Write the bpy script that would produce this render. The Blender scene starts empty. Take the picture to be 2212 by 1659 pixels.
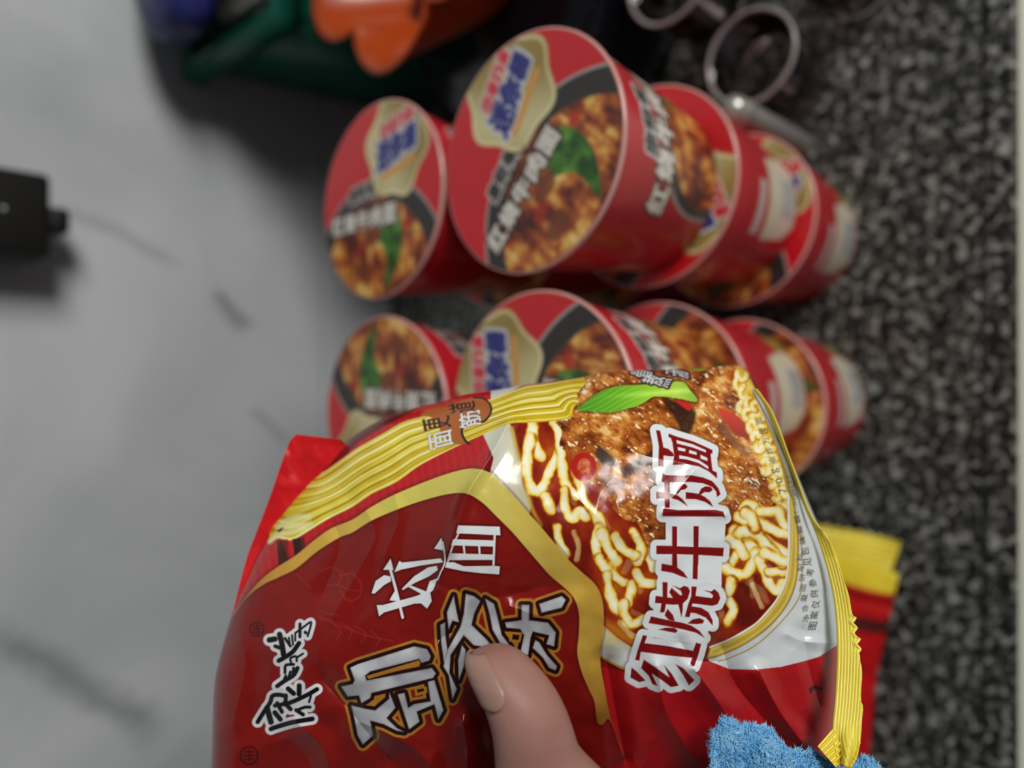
import bpy, bmesh, math, random
import numpy as np
from mathutils import Vector, Matrix
random.seed(4); RNG = np.random.default_rng(7)
S = bpy.context.scene
COL = S.collection

# ------------------------------------------------------------------ camera, world, lights, exposure
FPX = 1650.0; CX, CY = 1106.0, 829.5
PITCH = math.radians(45.9)
CAM = np.array([0, 0, .5033])
FWD = np.array([0, math.cos(PITCH), -math.sin(PITCH)])
RGT = np.array([0, -math.sin(PITCH), -math.cos(PITCH)])
DWN = np.array([-1., 0, 0])
cd = bpy.data.cameras.new('camera'); cam = bpy.data.objects.new('camera', cd); COL.objects.link(cam)
cd.sensor_width = 36; cd.sensor_fit = 'HORIZONTAL'; cd.lens = 36 * FPX / 2212
cd.clip_start = .01; cd.clip_end = 50
M = Matrix.Identity(4)
for i, ax in enumerate((RGT, -DWN, -FWD)):
    for r in range(3): M[r][i] = ax[r]
for r in range(3): M[r][3] = CAM[r]
cam.matrix_world = M
cd.dof.use_dof = True; cd.dof.focus_distance = .206; cd.dof.aperture_fstop = 5.2; cd.dof.aperture_blades = 0
S.camera = cam

w = bpy.data.worlds.new('room_ambient'); S.world = w; w.use_nodes = True
w.node_tree.nodes['Background'].inputs[0].default_value = (.86, .95, 1, 1)
w.node_tree.nodes['Background'].inputs[1].default_value = .085

def area(name, loc, target, sx, sy, power, color):
    l = bpy.data.lights.new(name, 'AREA'); l.shape = 'RECTANGLE'; l.size = sx; l.size_y = sy
    l.energy = power; l.color = color
    o = bpy.data.objects.new(name, l); COL.objects.link(o); o.location = loc
    o.rotation_euler = (Vector(target) - Vector(loc)).to_track_quat('-Z', 'Y').to_euler()
    return o
area('ceiling_lamp', (1.50, -1.50, 1.40), (0, .35, .25), 1.0, .75, 60, (1, .985, .95))

S.view_settings.view_transform = 'Standard'; S.view_settings.look = 'None'
S.view_settings.gamma = 1; S.view_settings.use_curve_mapping = False
S.view_settings.exposure = -0.10

# ------------------------------------------------------------------ helpers
def W(px, py, d):
    px = np.asarray(px, float); py = np.asarray(py, float); d = np.asarray(d, float)
    return CAM + d[..., None] * (FWD + ((px - CX) / FPX)[..., None] * RGT + ((py - CY) / FPX)[..., None] * DWN)

def lin(c):
    c = np.asarray(c, float)
    return np.where(c <= .04045, c / 12.92, ((c + .055) / 1.055) ** 2.4)
def rgb(*c): return tuple(lin(np.array(c) / 255.)) + (1.,)

def mat(name, color=(128, 128, 128), rough=.5, metal=0, spec=.5, coat=0, trans=0, ior=1.45, attr=None, bump=None, sss=0, noise=None):
    m = bpy.data.materials.new(name); m.use_nodes = True; nt = m.node_tree; b = nt.nodes['Principled BSDF']
    b.inputs['Base Color'].default_value = rgb(*color); b.inputs['Roughness'].default_value = rough
    b.inputs['Metallic'].default_value = metal; b.inputs['Specular IOR Level'].default_value = spec
    b.inputs['Coat Weight'].default_value = coat; b.inputs['Coat Roughness'].default_value = .08
    b.inputs['Transmission Weight'].default_value = trans; b.inputs['IOR'].default_value = ior
    if sss:
        b.inputs['Subsurface Weight'].default_value = sss; b.inputs['Subsurface Radius'].default_value = (.004, .0015, .0008)
        b.inputs['Subsurface Scale'].default_value = 1
    if attr:
        a = nt.nodes.new('ShaderNodeVertexColor'); a.layer_name = attr
        nt.links.new(a.outputs[0], b.inputs['Base Color'])
    tc = nt.nodes.new('ShaderNodeTexCoord')
    if noise:      # (scale, colour2)
        n = nt.nodes.new('ShaderNodeTexNoise'); n.inputs['Scale'].default_value = noise[0]; n.inputs['Detail'].default_value = 5
        r = nt.nodes.new('ShaderNodeValToRGB'); r.color_ramp.elements[0].color = rgb(*color); r.color_ramp.elements[1].color = rgb(*noise[1])
        r.color_ramp.elements[0].position = .35; r.color_ramp.elements[1].position = .7
        nt.links.new(tc.outputs['Object'], n.inputs['Vector']); nt.links.new(n.outputs[0], r.inputs[0]); nt.links.new(r.outputs[0], b.inputs['Base Color'])
    if bump:       # (scale, strength, distance)
        n = nt.nodes.new('ShaderNodeTexNoise'); n.inputs['Scale'].default_value = bump[0]; n.inputs['Detail'].default_value = 4
        bp = nt.nodes.new('ShaderNodeBump'); bp.inputs['Strength'].default_value = bump[1]; bp.inputs['Distance'].default_value = bump[2]
        nt.links.new(tc.outputs['Object'], n.inputs['Vector']); nt.links.new(n.outputs[0], bp.inputs['Height']); nt.links.new(bp.outputs[0], b.inputs['Normal'])
    return m

def tag(o, label, cat, group=None, kind=None):
    if label: o['label'] = label
    if cat: o['category'] = cat
    if group: o['group'] = group
    if kind: o['kind'] = kind
    return o
def empty(name, loc=(0, 0, 0), rz=0):
    o = bpy.data.objects.new(name, None); COL.objects.link(o); o.location = loc; o.rotation_euler = (0, 0, rz)
    o.empty_display_size = .02
    return o
def link(name, me, m, parent=None, smooth=True):
    if m: me.materials.append(m)
    if smooth: me.shade_smooth()
    o = bpy.data.objects.new(name, me); COL.objects.link(o); o.parent = parent
    return o
def npmesh(name, v, f, col=None):
    """v (N,3), f (K,4) or (K,3) int array, optional linear rgb per vertex"""
    me = bpy.data.meshes.new(name); v = np.asarray(v, np.float32); f = np.asarray(f, np.int32); k = f.shape[1]
    me.vertices.add(len(v)); me.vertices.foreach_set('co', v.ravel())
    me.loops.add(f.size); me.loops.foreach_set('vertex_index', f.ravel())
    me.polygons.add(len(f)); me.polygons.foreach_set('loop_start', np.arange(0, f.size, k, dtype=np.int32))
    me.update(calc_edges=True); me.validate()
    if col is not None:
        a = me.color_attributes.new('print', 'FLOAT_COLOR', 'POINT')
        c = np.ones((len(v), 4), np.float32); c[:, :3] = col; a.data.foreach_set('color', c.ravel())
    return me
def gridfaces(nu, nv, wrap_u=False):
    i = np.arange(nu if wrap_u else nu - 1); j = np.arange(nv - 1)
    I, J = np.meshgrid(i, j, indexing='ij'); I2 = (I + 1) % nu
    return np.stack([I * nv + J, I2 * nv + J, I2 * nv + J + 1, I * nv + J + 1], -1).reshape(-1, 4)
def lathe(prof, n=64, scal=None):
    prof = np.array(prof, float); a = np.arange(n) / n * 2 * math.pi
    r = prof[:, 0][None, :].repeat(n, 0)
    if scal is not None: r = r * scal(a, np.linspace(0, 1, len(prof)))
    v = np.stack([r * np.cos(a)[:, None], r * np.sin(a)[:, None], prof[:, 1][None, :].repeat(n, 0)], -1).reshape(-1, 3)
    return v, gridfaces(n, len(prof), True)
def boxmesh(name, x0, x1, y0, y1, z0, z1, bev=0, seg=2):
    bm = bmesh.new(); bmesh.ops.create_cube(bm, size=1)
    for q in bm.verts: q.co = ((x0 + x1) / 2 + q.co.x * (x1 - x0), (y0 + y1) / 2 + q.co.y * (y1 - y0), (z0 + z1) / 2 + q.co.z * (z1 - z0))
    if bev: bmesh.ops.bevel(bm, geom=bm.edges[:], offset=bev, segments=seg, affect='EDGES', profile=.5)
    me = bpy.data.meshes.new(name); bm.to_mesh(me); bm.free(); return me
def frommb(name, bm): me = bpy.data.meshes.new(name); bm.to_mesh(me); bm.free(); return me

# ------- numpy noise, splines, distance fields and a small painter for printed artwork
def vnoise(x, y, seed=0):
    xi = np.floor(x).astype(np.int64); yi = np.floor(y).astype(np.int64); fx = x - xi; fy = y - yi
    fx = fx * fx * (3 - 2 * fx); fy = fy * fy * (3 - 2 * fy)
    def h(a, b):
        n = (a * 374761393 + b * 668265263 + seed * 974711) & 0xffffffff
        n = ((n ^ (n >> 13)) * 1274126177) & 0xffffffff
        return ((n ^ (n >> 16)) & 0xffff) / 65535.
    return (h(xi, yi) * (1 - fx) + h(xi + 1, yi) * fx) * (1 - fy) + (h(xi, yi + 1) * (1 - fx) + h(xi + 1, yi + 1) * fx) * fy
def fbm(x, y, s, o=4, seed=0):
    t = 0; a = .5; n = 0
    for k in range(o):
        t = t + a * vnoise(x / s + 17 * k, y / s - 31 * k, seed + k); n += a; a *= .55; s *= .5
    return t / n
def cr(pts, n=6):
    """Catmull-Rom through points"""
    p = np.array(pts, float)
    if len(p) < 3: return p
    q = np.vstack([2 * p[0] - p[1], p, 2 * p[-1] - p[-2]]); out = []
    for i in range(1, len(q) - 2):
        for t in np.arange(n) / n:
            a, b, c, d = q[i - 1], q[i], q[i + 1], q[i + 2]
            out.append(.5 * (2 * b + (c - a) * t + (2 * a - 5 * b + 4 * c - d) * t * t + (3 * b - a - 3 * c + d) * t ** 3))
    out.append(p[-1]); return np.array(out)
def segd(x, y, A, B):
    """distance of points to a set of segments (chunked)"""
    out = np.empty(len(x)); ab = B - A; L = (ab ** 2).sum(1) + 1e-12; ch = max(1, int(3e6 / len(A)))
    for s in range(0, len(x), ch):
        px = x[s:s + ch, None]; py = y[s:s + ch, None]
        t = np.clip(((px - A[:, 0]) * ab[:, 0] + (py - A[:, 1]) * ab[:, 1]) / L, 0, 1)
        out[s:s + ch] = np.sqrt(((px - A[:, 0] - t * ab[:, 0]) ** 2 + (py - A[:, 1] - t * ab[:, 1]) ** 2).min(1))
    return out
def inside(x, y, A, B):
    out = np.zeros(len(x), bool); ch = max(1, int(3e6 / len(A)))
    dy = B[:, 1] - A[:, 1]; dy = np.where(np.abs(dy) < 1e-12, 1e-12, dy)
    for s in range(0, len(x), ch):
        px = x[s:s + ch, None]; py = y[s:s + ch, None]
        c = ((A[:, 1] > py) != (B[:, 1] > py)) & (px < A[:, 0] + (py - A[:, 1]) / dy * (B[:, 0] - A[:, 0]))
        out[s:s + ch] = (c.sum(1) % 2) == 1
    return out

GL = {}
def glyph(ch):
    if ch not in GL:
        c = bpy.data.curves.new('g', 'FONT'); c.body = ch; c.resolution_u = 3
        o = bpy.data.objects.new('g', c); COL.objects.link(o)
        dg = bpy.context.evaluated_depsgraph_get(); me = bpy.data.meshes.new_from_object(o.evaluated_get(dg))
        cnt = {}
        for p in me.polygons:
            for e in p.edge_keys: cnt[e] = cnt.get(e, 0) + 1
        co = np.array([v.co[:2] for v in me.vertices]) if len(me.vertices) else np.zeros((2, 2))
        e = np.array([k for k, n in cnt.items() if n == 1], int).reshape(-1, 2)
        lo, hi = co.min(0), co.max(0); co = (co - (lo + hi) / 2) / np.maximum(hi - lo, 1e-6)
        GL[ch] = (co[e[:, 0]], co[e[:, 1]], float((hi[0] - lo[0]) / max(hi[1] - lo[1], 1e-6)))
        bpy.data.objects.remove(o); bpy.data.meshes.remove(me); bpy.data.curves.remove(c)
    return GL[ch]

class Paint:
    def __init__(s, x, y, base):
        s.x, s.y = x, y; s.c = np.empty((len(x), 3)); s.c[:] = np.array(base) / 255.
    def sel(s, pts, m):
        p = np.asarray(pts)
        return np.where((s.x > p[:, 0].min() - m) & (s.x < p[:, 0].max() + m) & (s.y > p[:, 1].min() - m) & (s.y < p[:, 1].max() + m))[0]
    def over(s, i, a, col):
        col = np.asarray(col, float) / 255.; s.c[i] = s.c[i] * (1 - a[:, None]) + col * a[:, None]
    def sdp(s, pts, m=3):
        p = np.asarray(pts, float); i = s.sel(p, m); A, B = p, np.roll(p, -1, 0); x, y = s.x[i], s.y[i]
        d = segd(x, y, A, B); return i, np.where(inside(x, y, A, B), -d, d)
    def poly(s, pts, col, soft=1.6, grow=0, alpha=1, smooth=False):
        p = cr(list(pts) + [pts[0]], 5)[:-1] if smooth else pts
        i, d = s.sdp(p, soft + max(grow, 0) + 2); s.over(i, alpha * np.clip(.5 - (d - grow) / soft, 0, 1), col(s.x[i], s.y[i], d) if callable(col) else col)
    def line(s, pts, w, col, soft=1.6, alpha=1, smooth=True):
        p = cr(pts) if smooth else np.asarray(pts, float); i = s.sel(p, w + soft + 2)
        d = segd(s.x[i], s.y[i], p[:-1], p[1:]); s.over(i, alpha * np.clip(.5 - (d - w / 2) / soft, 0, 1), col(s.x[i], s.y[i], d) if callable(col) else col)
    def field(s, polys, lines=(), m=25):
        """one distance field for a group of polygons [(x,y)..] and lines ([(x,y)..], width)"""
        allp = np.vstack([np.asarray(p, float) for p in polys] + [np.asarray(l[0], float) for l in lines]); i = s.sel(allp, m)
        D = np.full(len(i), 1e9)
        for p in polys:
            p = np.asarray(p, float); x, y = s.x[i], s.y[i]
            d = segd(x, y, p, np.roll(p, -1, 0)); D = np.minimum(D, np.where(inside(x, y, p, np.roll(p, -1, 0)), -d, d))
        for l, wd in lines:
            p = cr(l, 4); D = np.minimum(D, segd(s.x[i], s.y[i], p[:-1], p[1:]) - wd / 2)
        return i, D
    def glyphf(s, ch, c, ex, ey, m=8):
        A, B, _ = glyph(ch); T = np.array([ex, ey], float); A = A @ T + np.array(c); B = B @ T + np.array(c)
        i = s.sel(np.vstack([A, B]), m); x, y = s.x[i], s.y[i]
        if not len(i): return i, np.zeros(0)
        d = segd(x, y, A, B); return i, np.where(inside(x, y, A, B), -d, d)
    def stamp(s, ch, c, ex, ey, col, grow=0, soft=1.5, alpha=1):
        if ch == ' ': return
        i, d = s.glyphf(ch, c, ex, ey, 3 + max(grow, 0)); s.over(i, alpha * np.clip(.5 - (d - grow) / soft, 0, 1), col)
    def linear(s): return lin(np.clip(s.c, 0, 1))
def mix(a, b, t): t = np.clip(t, 0, 1)[:, None]; return np.array(a) * (1 - t) + np.array(b) * t
def ramp(t, stops):
    xs = [q[0] for q in stops]; return np.stack([np.interp(t, xs, [q[1][k] for q in stops]) for k in range(3)], -1)

# ------------------------------------------------------------------ setting: wall, countertop, floor
def marble():
    m = bpy.data.materials.new('grey_veined_marble_tile'); m.use_nodes = True; nt = m.node_tree; N = nt.nodes; L = nt.links
    b = N['Principled BSDF']; b.inputs['Roughness'].default_value = .28; b.inputs['Specular IOR Level'].default_value = .4
    tc = N.new('ShaderNodeNewGeometry')
    base = N.new('ShaderNodeTexNoise'); base.inputs['Scale'].default_value = 5; base.inputs['Detail'].default_value = 6; base.inputs['Distortion'].default_value = .8
    L.new(tc.outputs['Position'], base.inputs['Vector'])
    rp = N.new('ShaderNodeValToRGB'); rp.color_ramp.elements[0].color = rgb(168, 172, 174); rp.color_ramp.elements[1].color = rgb(196, 199, 200)
    rp.color_ramp.elements[0].position = .3; rp.color_ramp.elements[1].position = .7
    L.new(base.outputs[0], rp.inputs[0]); cur = rp.outputs[0]
    dn = N.new('ShaderNodeTexNoise'); dn.inputs['Scale'].default_value = 16; dn.inputs['Detail'].default_value = 5
    L.new(tc.outputs['Position'], dn.inputs['Vector'])
    sep = N.new('ShaderNodeSeparateXYZ'); L.new(tc.outputs['Position'], sep.inputs[0])
    def mth(op, a, b_=None, c=None):
        q = N.new('ShaderNodeMath'); q.operation = op
        for k, v in enumerate((a, b_, c)):
            if v is None: continue
            if isinstance(v, (int, float)): q.inputs[k].default_value = v
            else: L.new(v, q.inputs[k])
        return q.outputs[0]
    # veins: (x0,z0)-(x1,z1) on the wall, width, strength
    for (x0, z0, x1, z1, wd, st) in VEINS:
        dx, dz = x1 - x0, z1 - z0; ln = math.hypot(dx, dz); ux, uz = dx / ln, dz / ln
        along = mth('ADD', mth('MULTIPLY', mth('SUBTRACT', sep.outputs[0], x0), ux), mth('MULTIPLY', mth('SUBTRACT', sep.outputs[2], z0), uz))
        perp = mth('ADD', mth('MULTIPLY', mth('SUBTRACT', sep.outputs[0], x0), -uz), mth('MULTIPLY', mth('SUBTRACT', sep.outputs[2], z0), ux))
        perp = mth('ADD', perp, mth('MULTIPLY', mth('SUBTRACT', dn.outputs[0], .5), wd * 3.5))
        g = mth('SUBTRACT', 1, mth('MINIMUM', mth('DIVIDE', mth('ABSOLUTE', perp), wd), 1))
        e = mth('MULTIPLY', mth('MINIMUM', mth('MAXIMUM', mth('DIVIDE', along, ln * .2), 0), 1), mth('MINIMUM', mth('MAXIMUM', mth('DIVIDE', mth('SUBTRACT', ln, along), ln * .2), 0), 1))
        f = mth('MULTIPLY', mth('MULTIPLY', g, e), st)
        mx = N.new('ShaderNodeMixRGB'); mx.inputs[2].default_value = rgb(105, 108, 110); L.new(f, mx.inputs[0]); L.new(cur, mx.inputs[1]); cur = mx.outputs[0]
    L.new(cur, b.inputs['Base Color'])
    return m
WY = .67
VEINS = [(-.17, .375, -.305, .235, .018, .62), (-.12, .46, -.20, .36, .014, .5), (.085, .20, .045, .165, .012, .7), (.14, .33, .10, .22, .01, .35), (.30, .50, .16, .42, .015, .3), (-.02, .165, -.06, .12, .009, .4)]
MARBLE = marble()
GROUT = mat('grey_grout', (150, 153, 152), .9)
wall = link('wall_back', boxmesh('wall_back', -1.5, 1.5, WY + .004, WY + .12, -.9, 2.4), GROUT, smooth=False); tag(wall, 'light grey marble tiled kitchen wall behind the counter', 'wall', kind='structure')
zr = [-.30, .0845, .685, 1.285, 1.885, 2.4]
for r in range(5):
    for c in range(3):
        x0 = -1.5 + c * 1.0
        t = link('tile', boxmesh('tile', x0 + .0007, x0 + .9993, WY, WY + .01, zr[r] + .0007, zr[r + 1] - .0007, .0012, 1), MARBLE, wall, smooth=False)

def granite():
    m = bpy.data.materials.new('black_speckled_granite'); m.use_nodes = True; nt = m.node_tree; N = nt.nodes; L = nt.links; b = N['Principled BSDF']
    b.inputs['Roughness'].default_value = .32; b.inputs['Specular IOR Level'].default_value = .35
    tc = N.new('ShaderNodeNewGeometry')
    n1 = N.new('ShaderNodeTexNoise'); n1.inputs['Scale'].default_value = 185; n1.inputs['Detail'].default_value = 3; n1.inputs['Distortion'].default_value = .6
    n2 = N.new('ShaderNodeTexVoronoi'); n2.inputs['Scale'].default_value = 330
    n3 = N.new('ShaderNodeTexNoise'); n3.inputs['Scale'].default_value = 70; n3.inputs['Detail'].default_value = 2
    for n in (n1, n2, n3): L.new(tc.outputs['Position'], n.inputs['Vector'])
    r1 = N.new('ShaderNodeValToRGB'); e = r1.color_ramp.elements
    e[0].position = .40; e[0].color = rgb(22, 23, 22); e[1].position = .66; e[1].color = rgb(164, 164, 158)
    q = e.new(.53); q.color = rgb(66, 67, 63)
    L.new(n1.outputs[0], r1.inputs[0])
    r2 = N.new('ShaderNodeValToRGB'); r2.color_ramp.elements[0].position = .02; r2.color_ramp.elements[0].color = rgb(165, 165, 160); r2.color_ramp.elements[1].position = .16; r2.color_ramp.elements[1].color = (0, 0, 0, 1)
    L.new(n2.outputs[0], r2.inputs[0])
    mx = N.new('ShaderNodeMixRGB'); mx.blend_type = 'LIGHTEN'; mx.inputs[0].default_value = .35; L.new(r1.outputs[0], mx.inputs[1]); L.new(r2.outputs[0], mx.inputs[2])
    mm = N.new('ShaderNodeMixRGB'); mm.blend_type = 'MULTIPLY'; mm.inputs[0].default_value = .6
    r3 = N.new('ShaderNodeValToRGB'); r3.color_ramp.elements[0].position = .3; r3.color_ramp.elements[0].color = rgb(150, 150, 150); r3.color_ramp.elements[1].position = .65; r3.color_ramp.elements[1].color = (1, 1, 1, 1)
    L.new(n3.outputs[0], r3.inputs[0]); L.new(mx.outputs[0], mm.inputs[1]); L.new(r3.outputs[0], mm.inputs[2]); L.new(mm.outputs[0], b.inputs['Base Color'])
    return m
GRAN = granite()
ct = link('trim_1', boxmesh('trim_1', -1.4, 1.4, .1125, WY + .003, -.03, 0, .001, 1), GRAN, smooth=False); tag(ct, 'black speckled granite countertop slab along the tiled wall', 'countertop', kind='structure')
ce = link('counter_edge', boxmesh('counter_edge', -1.4, 1.4, .0945, .1112, -.045, -.0002, .002, 2), GRAN, ct, smooth=False); ce['label'] = 'granite front edge strip behind a dark joint line'
jn = link('joint', boxmesh('joint', -1.4, 1.4, .1105, .1132, -.03, -.0012), mat('dark_joint', (12, 12, 11), .8), ct, smooth=False)
ff = link('edge_facing', boxmesh('edge_facing', -1.4, 1.4, .0928, .0944, -.046, -.0015, .0004, 1), mat('pale_edge_trim', (206, 206, 190), .3), ct, smooth=False); ff['label'] = 'pale trim along the counter front'
fl = link('floor', boxmesh('floor', -2, 2, -2.2, WY + .12, -.92, -.85), mat('pale_floor_tile', (226, 226, 212), .4, noise=(3, (212, 213, 200))), smooth=False); tag(fl, 'pale glossy floor tiles below the counter', 'floor', kind='structure')
cab = link('wall_front', boxmesh('wall_front', -1.4, 1.4, .14, WY - .02, -.85, -.031), mat('pale_cabinet', (190, 188, 176), .5), smooth=False); tag(cab, 'pale cabinet base carrying the granite countertop', 'cabinet', kind='structure')

# ------------------------------------------------------------------ noodle cups
CR, CB, CHT = .0502, .0400, .0875      # rim radius, base radius, height; stack pitch .0899
FOOD_ST = [(0, (56, 22, 14)), (.3, (104, 42, 24)), (.5, (150, 70, 32)), (.66, (190, 110, 48)), (.8, (220, 165, 80)), (1, (236, 205, 130))]
def badge(p, cx, cy, s, up=1):
    """gold flower badge with red 'mini' and blue lettering; s = size; drawn upright in (x right, y up)"""
    a = np.linspace(0, 2 * math.pi, 90, endpoint=False)
    r = s * (1 + .07 * np.cos(6 * a + .9)); pts = np.stack([cx + r * np.cos(a) * .92, cy + r * np.sin(a)], -1)
    p.poly(pts, lambda x, y, d: mix((206, 196, 146), (150, 128, 68), .5 + .5 * np.sin((x - cx) / s * 2.6 + (y - cy) / s * 1.5)), soft=s * .03)
    i, d = p.sdp(pts, 3); p.over(i, np.clip(1 - np.abs(d + s * .05) / (s * .05), 0, 1) * .8, (238, 226, 178))
    sl = .2
    for k, ch in enumerate('mini'): p.stamp(ch, (cx + (k - 1.5) * .25 * s, cy + .40 * s + (k - 1.5) * .05 * s), (.19 * s, .04 * s), (0, .25 * s), (206, 190, 176), grow=s * .07, soft=s * .05)
    for k, ch in enumerate('迷你桶'): p.stamp(ch, (cx + (k - 1) * .4 * s, cy - .04 * s + (k - 1) * .09 * s), (.37 * s * (1.12 - .12 * k), .08 * s), (0, .5 * s * (1.12 - .12 * k)), (206, 206, 208), grow=s * .085, soft=s * .05)
    for k, ch in enumerate('mini'): p.stamp(ch, (cx + (k - 1.5) * .25 * s, cy + .40 * s + (k - 1.5) * .05 * s), (.19 * s, .04 * s), (0, .25 * s), (205, 45, 60), grow=s * .015, soft=s * .03)
    for k, ch in enumerate('迷你桶'):
        z = 1.12 - .12 * k
        p.stamp(ch, (cx + (k - 1) * .4 * s, cy - .04 * s + (k - 1) * .09 * s), (.37 * s * z, .08 * s), (0, .5 * s * z), (38, 42, 120), grow=s * .028, soft=s * .03)
    p.line([(cx - .45 * s, cy - .55 * s), (cx + .5 * s, cy - .36 * s)], .12 * s, (215, 150, 70), soft=s * .05, smooth=False)
def foodfill(p, i, a, s, seed=0):
    x, y = p.x[i], p.y[i]
    n = fbm(x + 12 * fbm(x, y, s * .5, 2, 9), y, s * .42, 4, seed); n2 = fbm(x * 1.6, y * .6, s * .2, 3, seed + 5)
    p.over(i, a, ramp(np.clip((.62 * n + .38 * n2 - .5) * 2.1 + .5, 0, 1), FOOD_ST))
def leaf(p, pts, s):
    p.poly(pts, lambda x, y, d: mix((30, 70, 25), (110, 165, 60), fbm(x, y, s * .3, 3, 3) * 1.6 - .4), soft=s * .03, smooth=True)

U = 200.
n_r, n_a = 110, 300
rr = np.sqrt(np.linspace(.0004, 1, n_r)); aa = np.arange(n_a) / n_a * 2 * math.pi
A_, R_ = np.meshgrid(aa, rr, indexing='ij'); lx = (R_ * np.cos(A_)).ravel() * U; ly = (R_ * np.sin(A_)).ravel() * U
p = Paint(lx, ly, (200, 26, 36))
# bowl: white line, black rim, food
bw = [(240 * math.cos(t) - 12, -215 + 258 * math.sin(t)) for t in np.linspace(0, 2 * math.pi, 90, endpoint=False)]
def sc(b, f, dy=0): b = np.array(b); c = b.mean(0); return (b - c) * f + c + (0, dy)
p.poly(sc(bw, 1.02, 0), (168, 170, 166), 3)
p.poly(bw, (48, 44, 42), 3)
fb = sc(bw, .80, 14); i, d = p.sdp(fb, 4); foodfill(p, i, np.clip(.5 - d / 4, 0, 1), 110)
leaf(p, [(10, -50), (40, -30), (72, -44), (82, -85), (72, -130), (44, -170), (22, -185), (30, -130), (18, -100), (2, -80)], 70)
for cx_, cy_, r_, c_ in ((-60, -95, 20, (165, 40, 28)), (95, -60, 14, (190, 45, 30)), (-110, -50, 10, (70, 110, 50)), (-20, -75, 26, (115, 55, 30)), (-55, -140, 28, (110, 55, 32))):
    p.poly([(cx_ + r_ * math.cos(t), cy_ + r_ * .7 * math.sin(t)) for t in np.linspace(0, 6.28, 16, endpoint=False)], c_, 6, alpha=.8)
for k, ch in enumerate('红烧牛肉面'):
    c_ = (-148 + k * 47, -33)
    p.stamp(ch, c_, (38, 0), (0, 38), (52, 34, 32), grow=7, soft=4)
for k, ch in enumerate('红烧牛肉面'): p.stamp(ch, (-148 + k * 47, -33), (38, 0), (0, 38), (222, 216, 206), grow=2.2, soft=2.5)
for k, ch in enumerate('康师傅'): p.stamp(ch, (-88 + k * 31, 24 + k * 3), (27, 0), (0, 32), (205, 200, 195), grow=5, soft=3)
for k, ch in enumerate('康师傅'): p.stamp(ch, (-88 + k * 31, 24 + k * 3), (27, 0), (0, 32), (40, 34, 34), grow=1.4, soft=2)
badge(p, 62, 104, 108)
lid_v = np.stack([lx / U * CR * .992, ly / U * CR * .992, np.full(len(lx), CHT + .0008) + .0004 * fbm(lx, ly, 90, 2)], -1)
PRINT = mat('glossy_printed_paper', rough=.3, spec=.5, attr='print', coat=.25)
lid_me = npmesh('lid', lid_v, gridfaces(n_a, n_r, True), p.linear())
# rim (rolled paper edge) and body
prof = [(CR - .0006, CHT + .0007), (CR, CHT + .0009), (CR + .0006, CHT + .0005), (CR + .0008, CHT - .0006), (CR + .0004, CHT - .0016), (CR - .0012, CHT - .0018)]
rim_me = npmesh('rim', *lathe(prof, 96))
ST = np.linspace(0, 1, 70); n_b = 420
prz = ST * (CHT - .0015); prr = CB + (CR - .001 - CB) * ST ** .95
v, f = lathe(np.stack([prr, prz], -1), n_b)
th = (np.arange(n_b) / n_b * 2 * math.pi)[:, None].repeat(70, 1).ravel(); th = np.where(th > math.pi, th - 2 * math.pi, th); zz = np.tile(ST, n_b)
p = Paint(th * 200, zz * 400, (176, 24, 36))            # 200 units per radian, 400 over the height
i, d = p.sdp([(-700, 330), (700, 330), (700, 420), (-700, 420)], 2); p.over(i, np.clip(.5 - d / 30, 0, 1) * .25, (215, 50, 60))
for c0 in (0,):
    bw = [(c0 + 155 * math.cos(t), 60 + 195 * math.sin(t)) for t in np.linspace(0, 2 * math.pi, 70, endpoint=False)]
    p.poly(sc(bw, 1.05), (150, 150, 146), 4); p.poly(bw, (52, 44, 40), 4)
    fb = sc(bw, .86); i, d = p.sdp(fb, 4); foodfill(p, i, np.clip(.5 - d / 4, 0, 1), 120, 3)
    leaf(p, [(60, 190), (100, 170), (120, 120), (112, 70), (92, 60), (86, 110), (70, 150)], 60)
    for k, ch in enumerate('红烧牛肉面'): p.stamp(ch, (-140 + k * 62, 238 + 2 * k), (50, 0), (0, 62), (70, 30, 30), grow=9, soft=6)
    for k, ch in enumerate('红烧牛肉面'): p.stamp(ch, (-140 + k * 62, 238 + 2 * k), (50, 0), (0, 62), (230, 226, 214), grow=3, soft=4)
    for k, ch in enumerate('康师傅'): p.stamp(ch, (-52 + k * 42, 302 + 4 * k), (36, 0), (0, 44), (215, 208, 204), grow=7, soft=4)
    for k, ch in enumerate('康师傅'): p.stamp(ch, (-52 + k * 42, 302 + 4 * k), (36, 0), (0, 44), (44, 50, 50), grow=2, soft=3)
    badge(p, 178, 335, 80)
# back of the cup: cream panel, nutrition label, small white lettering
p.poly([(330, 190), (520, 205), (560, 60), (540, 10), (380, 10), (340, 60)], (205, 195, 172), 6)
p.poly([(395, 110), (500, 115), (500, 25), (395, 20)], (168, 172, 172), 4)
for k in range(5): p.line([(403, 100 - k * 17), (492, 103 - k * 17)], 3, (96, 98, 100), 3, smooth=False)
p.poly([(340, 262), (460, 262), (460, 222), (340, 222)], (196, 178, 174), 5); 
for k in range(3): p.line([(346, 253 - k * 12), (452, 253 - k * 12)], 3, (140, 60, 62), 3, smooth=False)
p.poly([(-560, 40), (-330, 30), (-300, 160), (-430, 230), (-560, 190)], lambda x, y, d: mix((190, 90, 55), (225, 180, 120), fbm(x, y, 60, 3, 2) * 1.4 - .2), 12)
p.poly([(560, 0), (640, 0), (640, 90), (560, 90)], (150, 160, 70), 20)
body_me = npmesh('cup_body', v, f, p.linear())
bot_me = npmesh('cup_base', *lathe([(.0004, .002), (CB - .002, .002), (CB, 0), (CB + .0002, .001)], 64))
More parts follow.
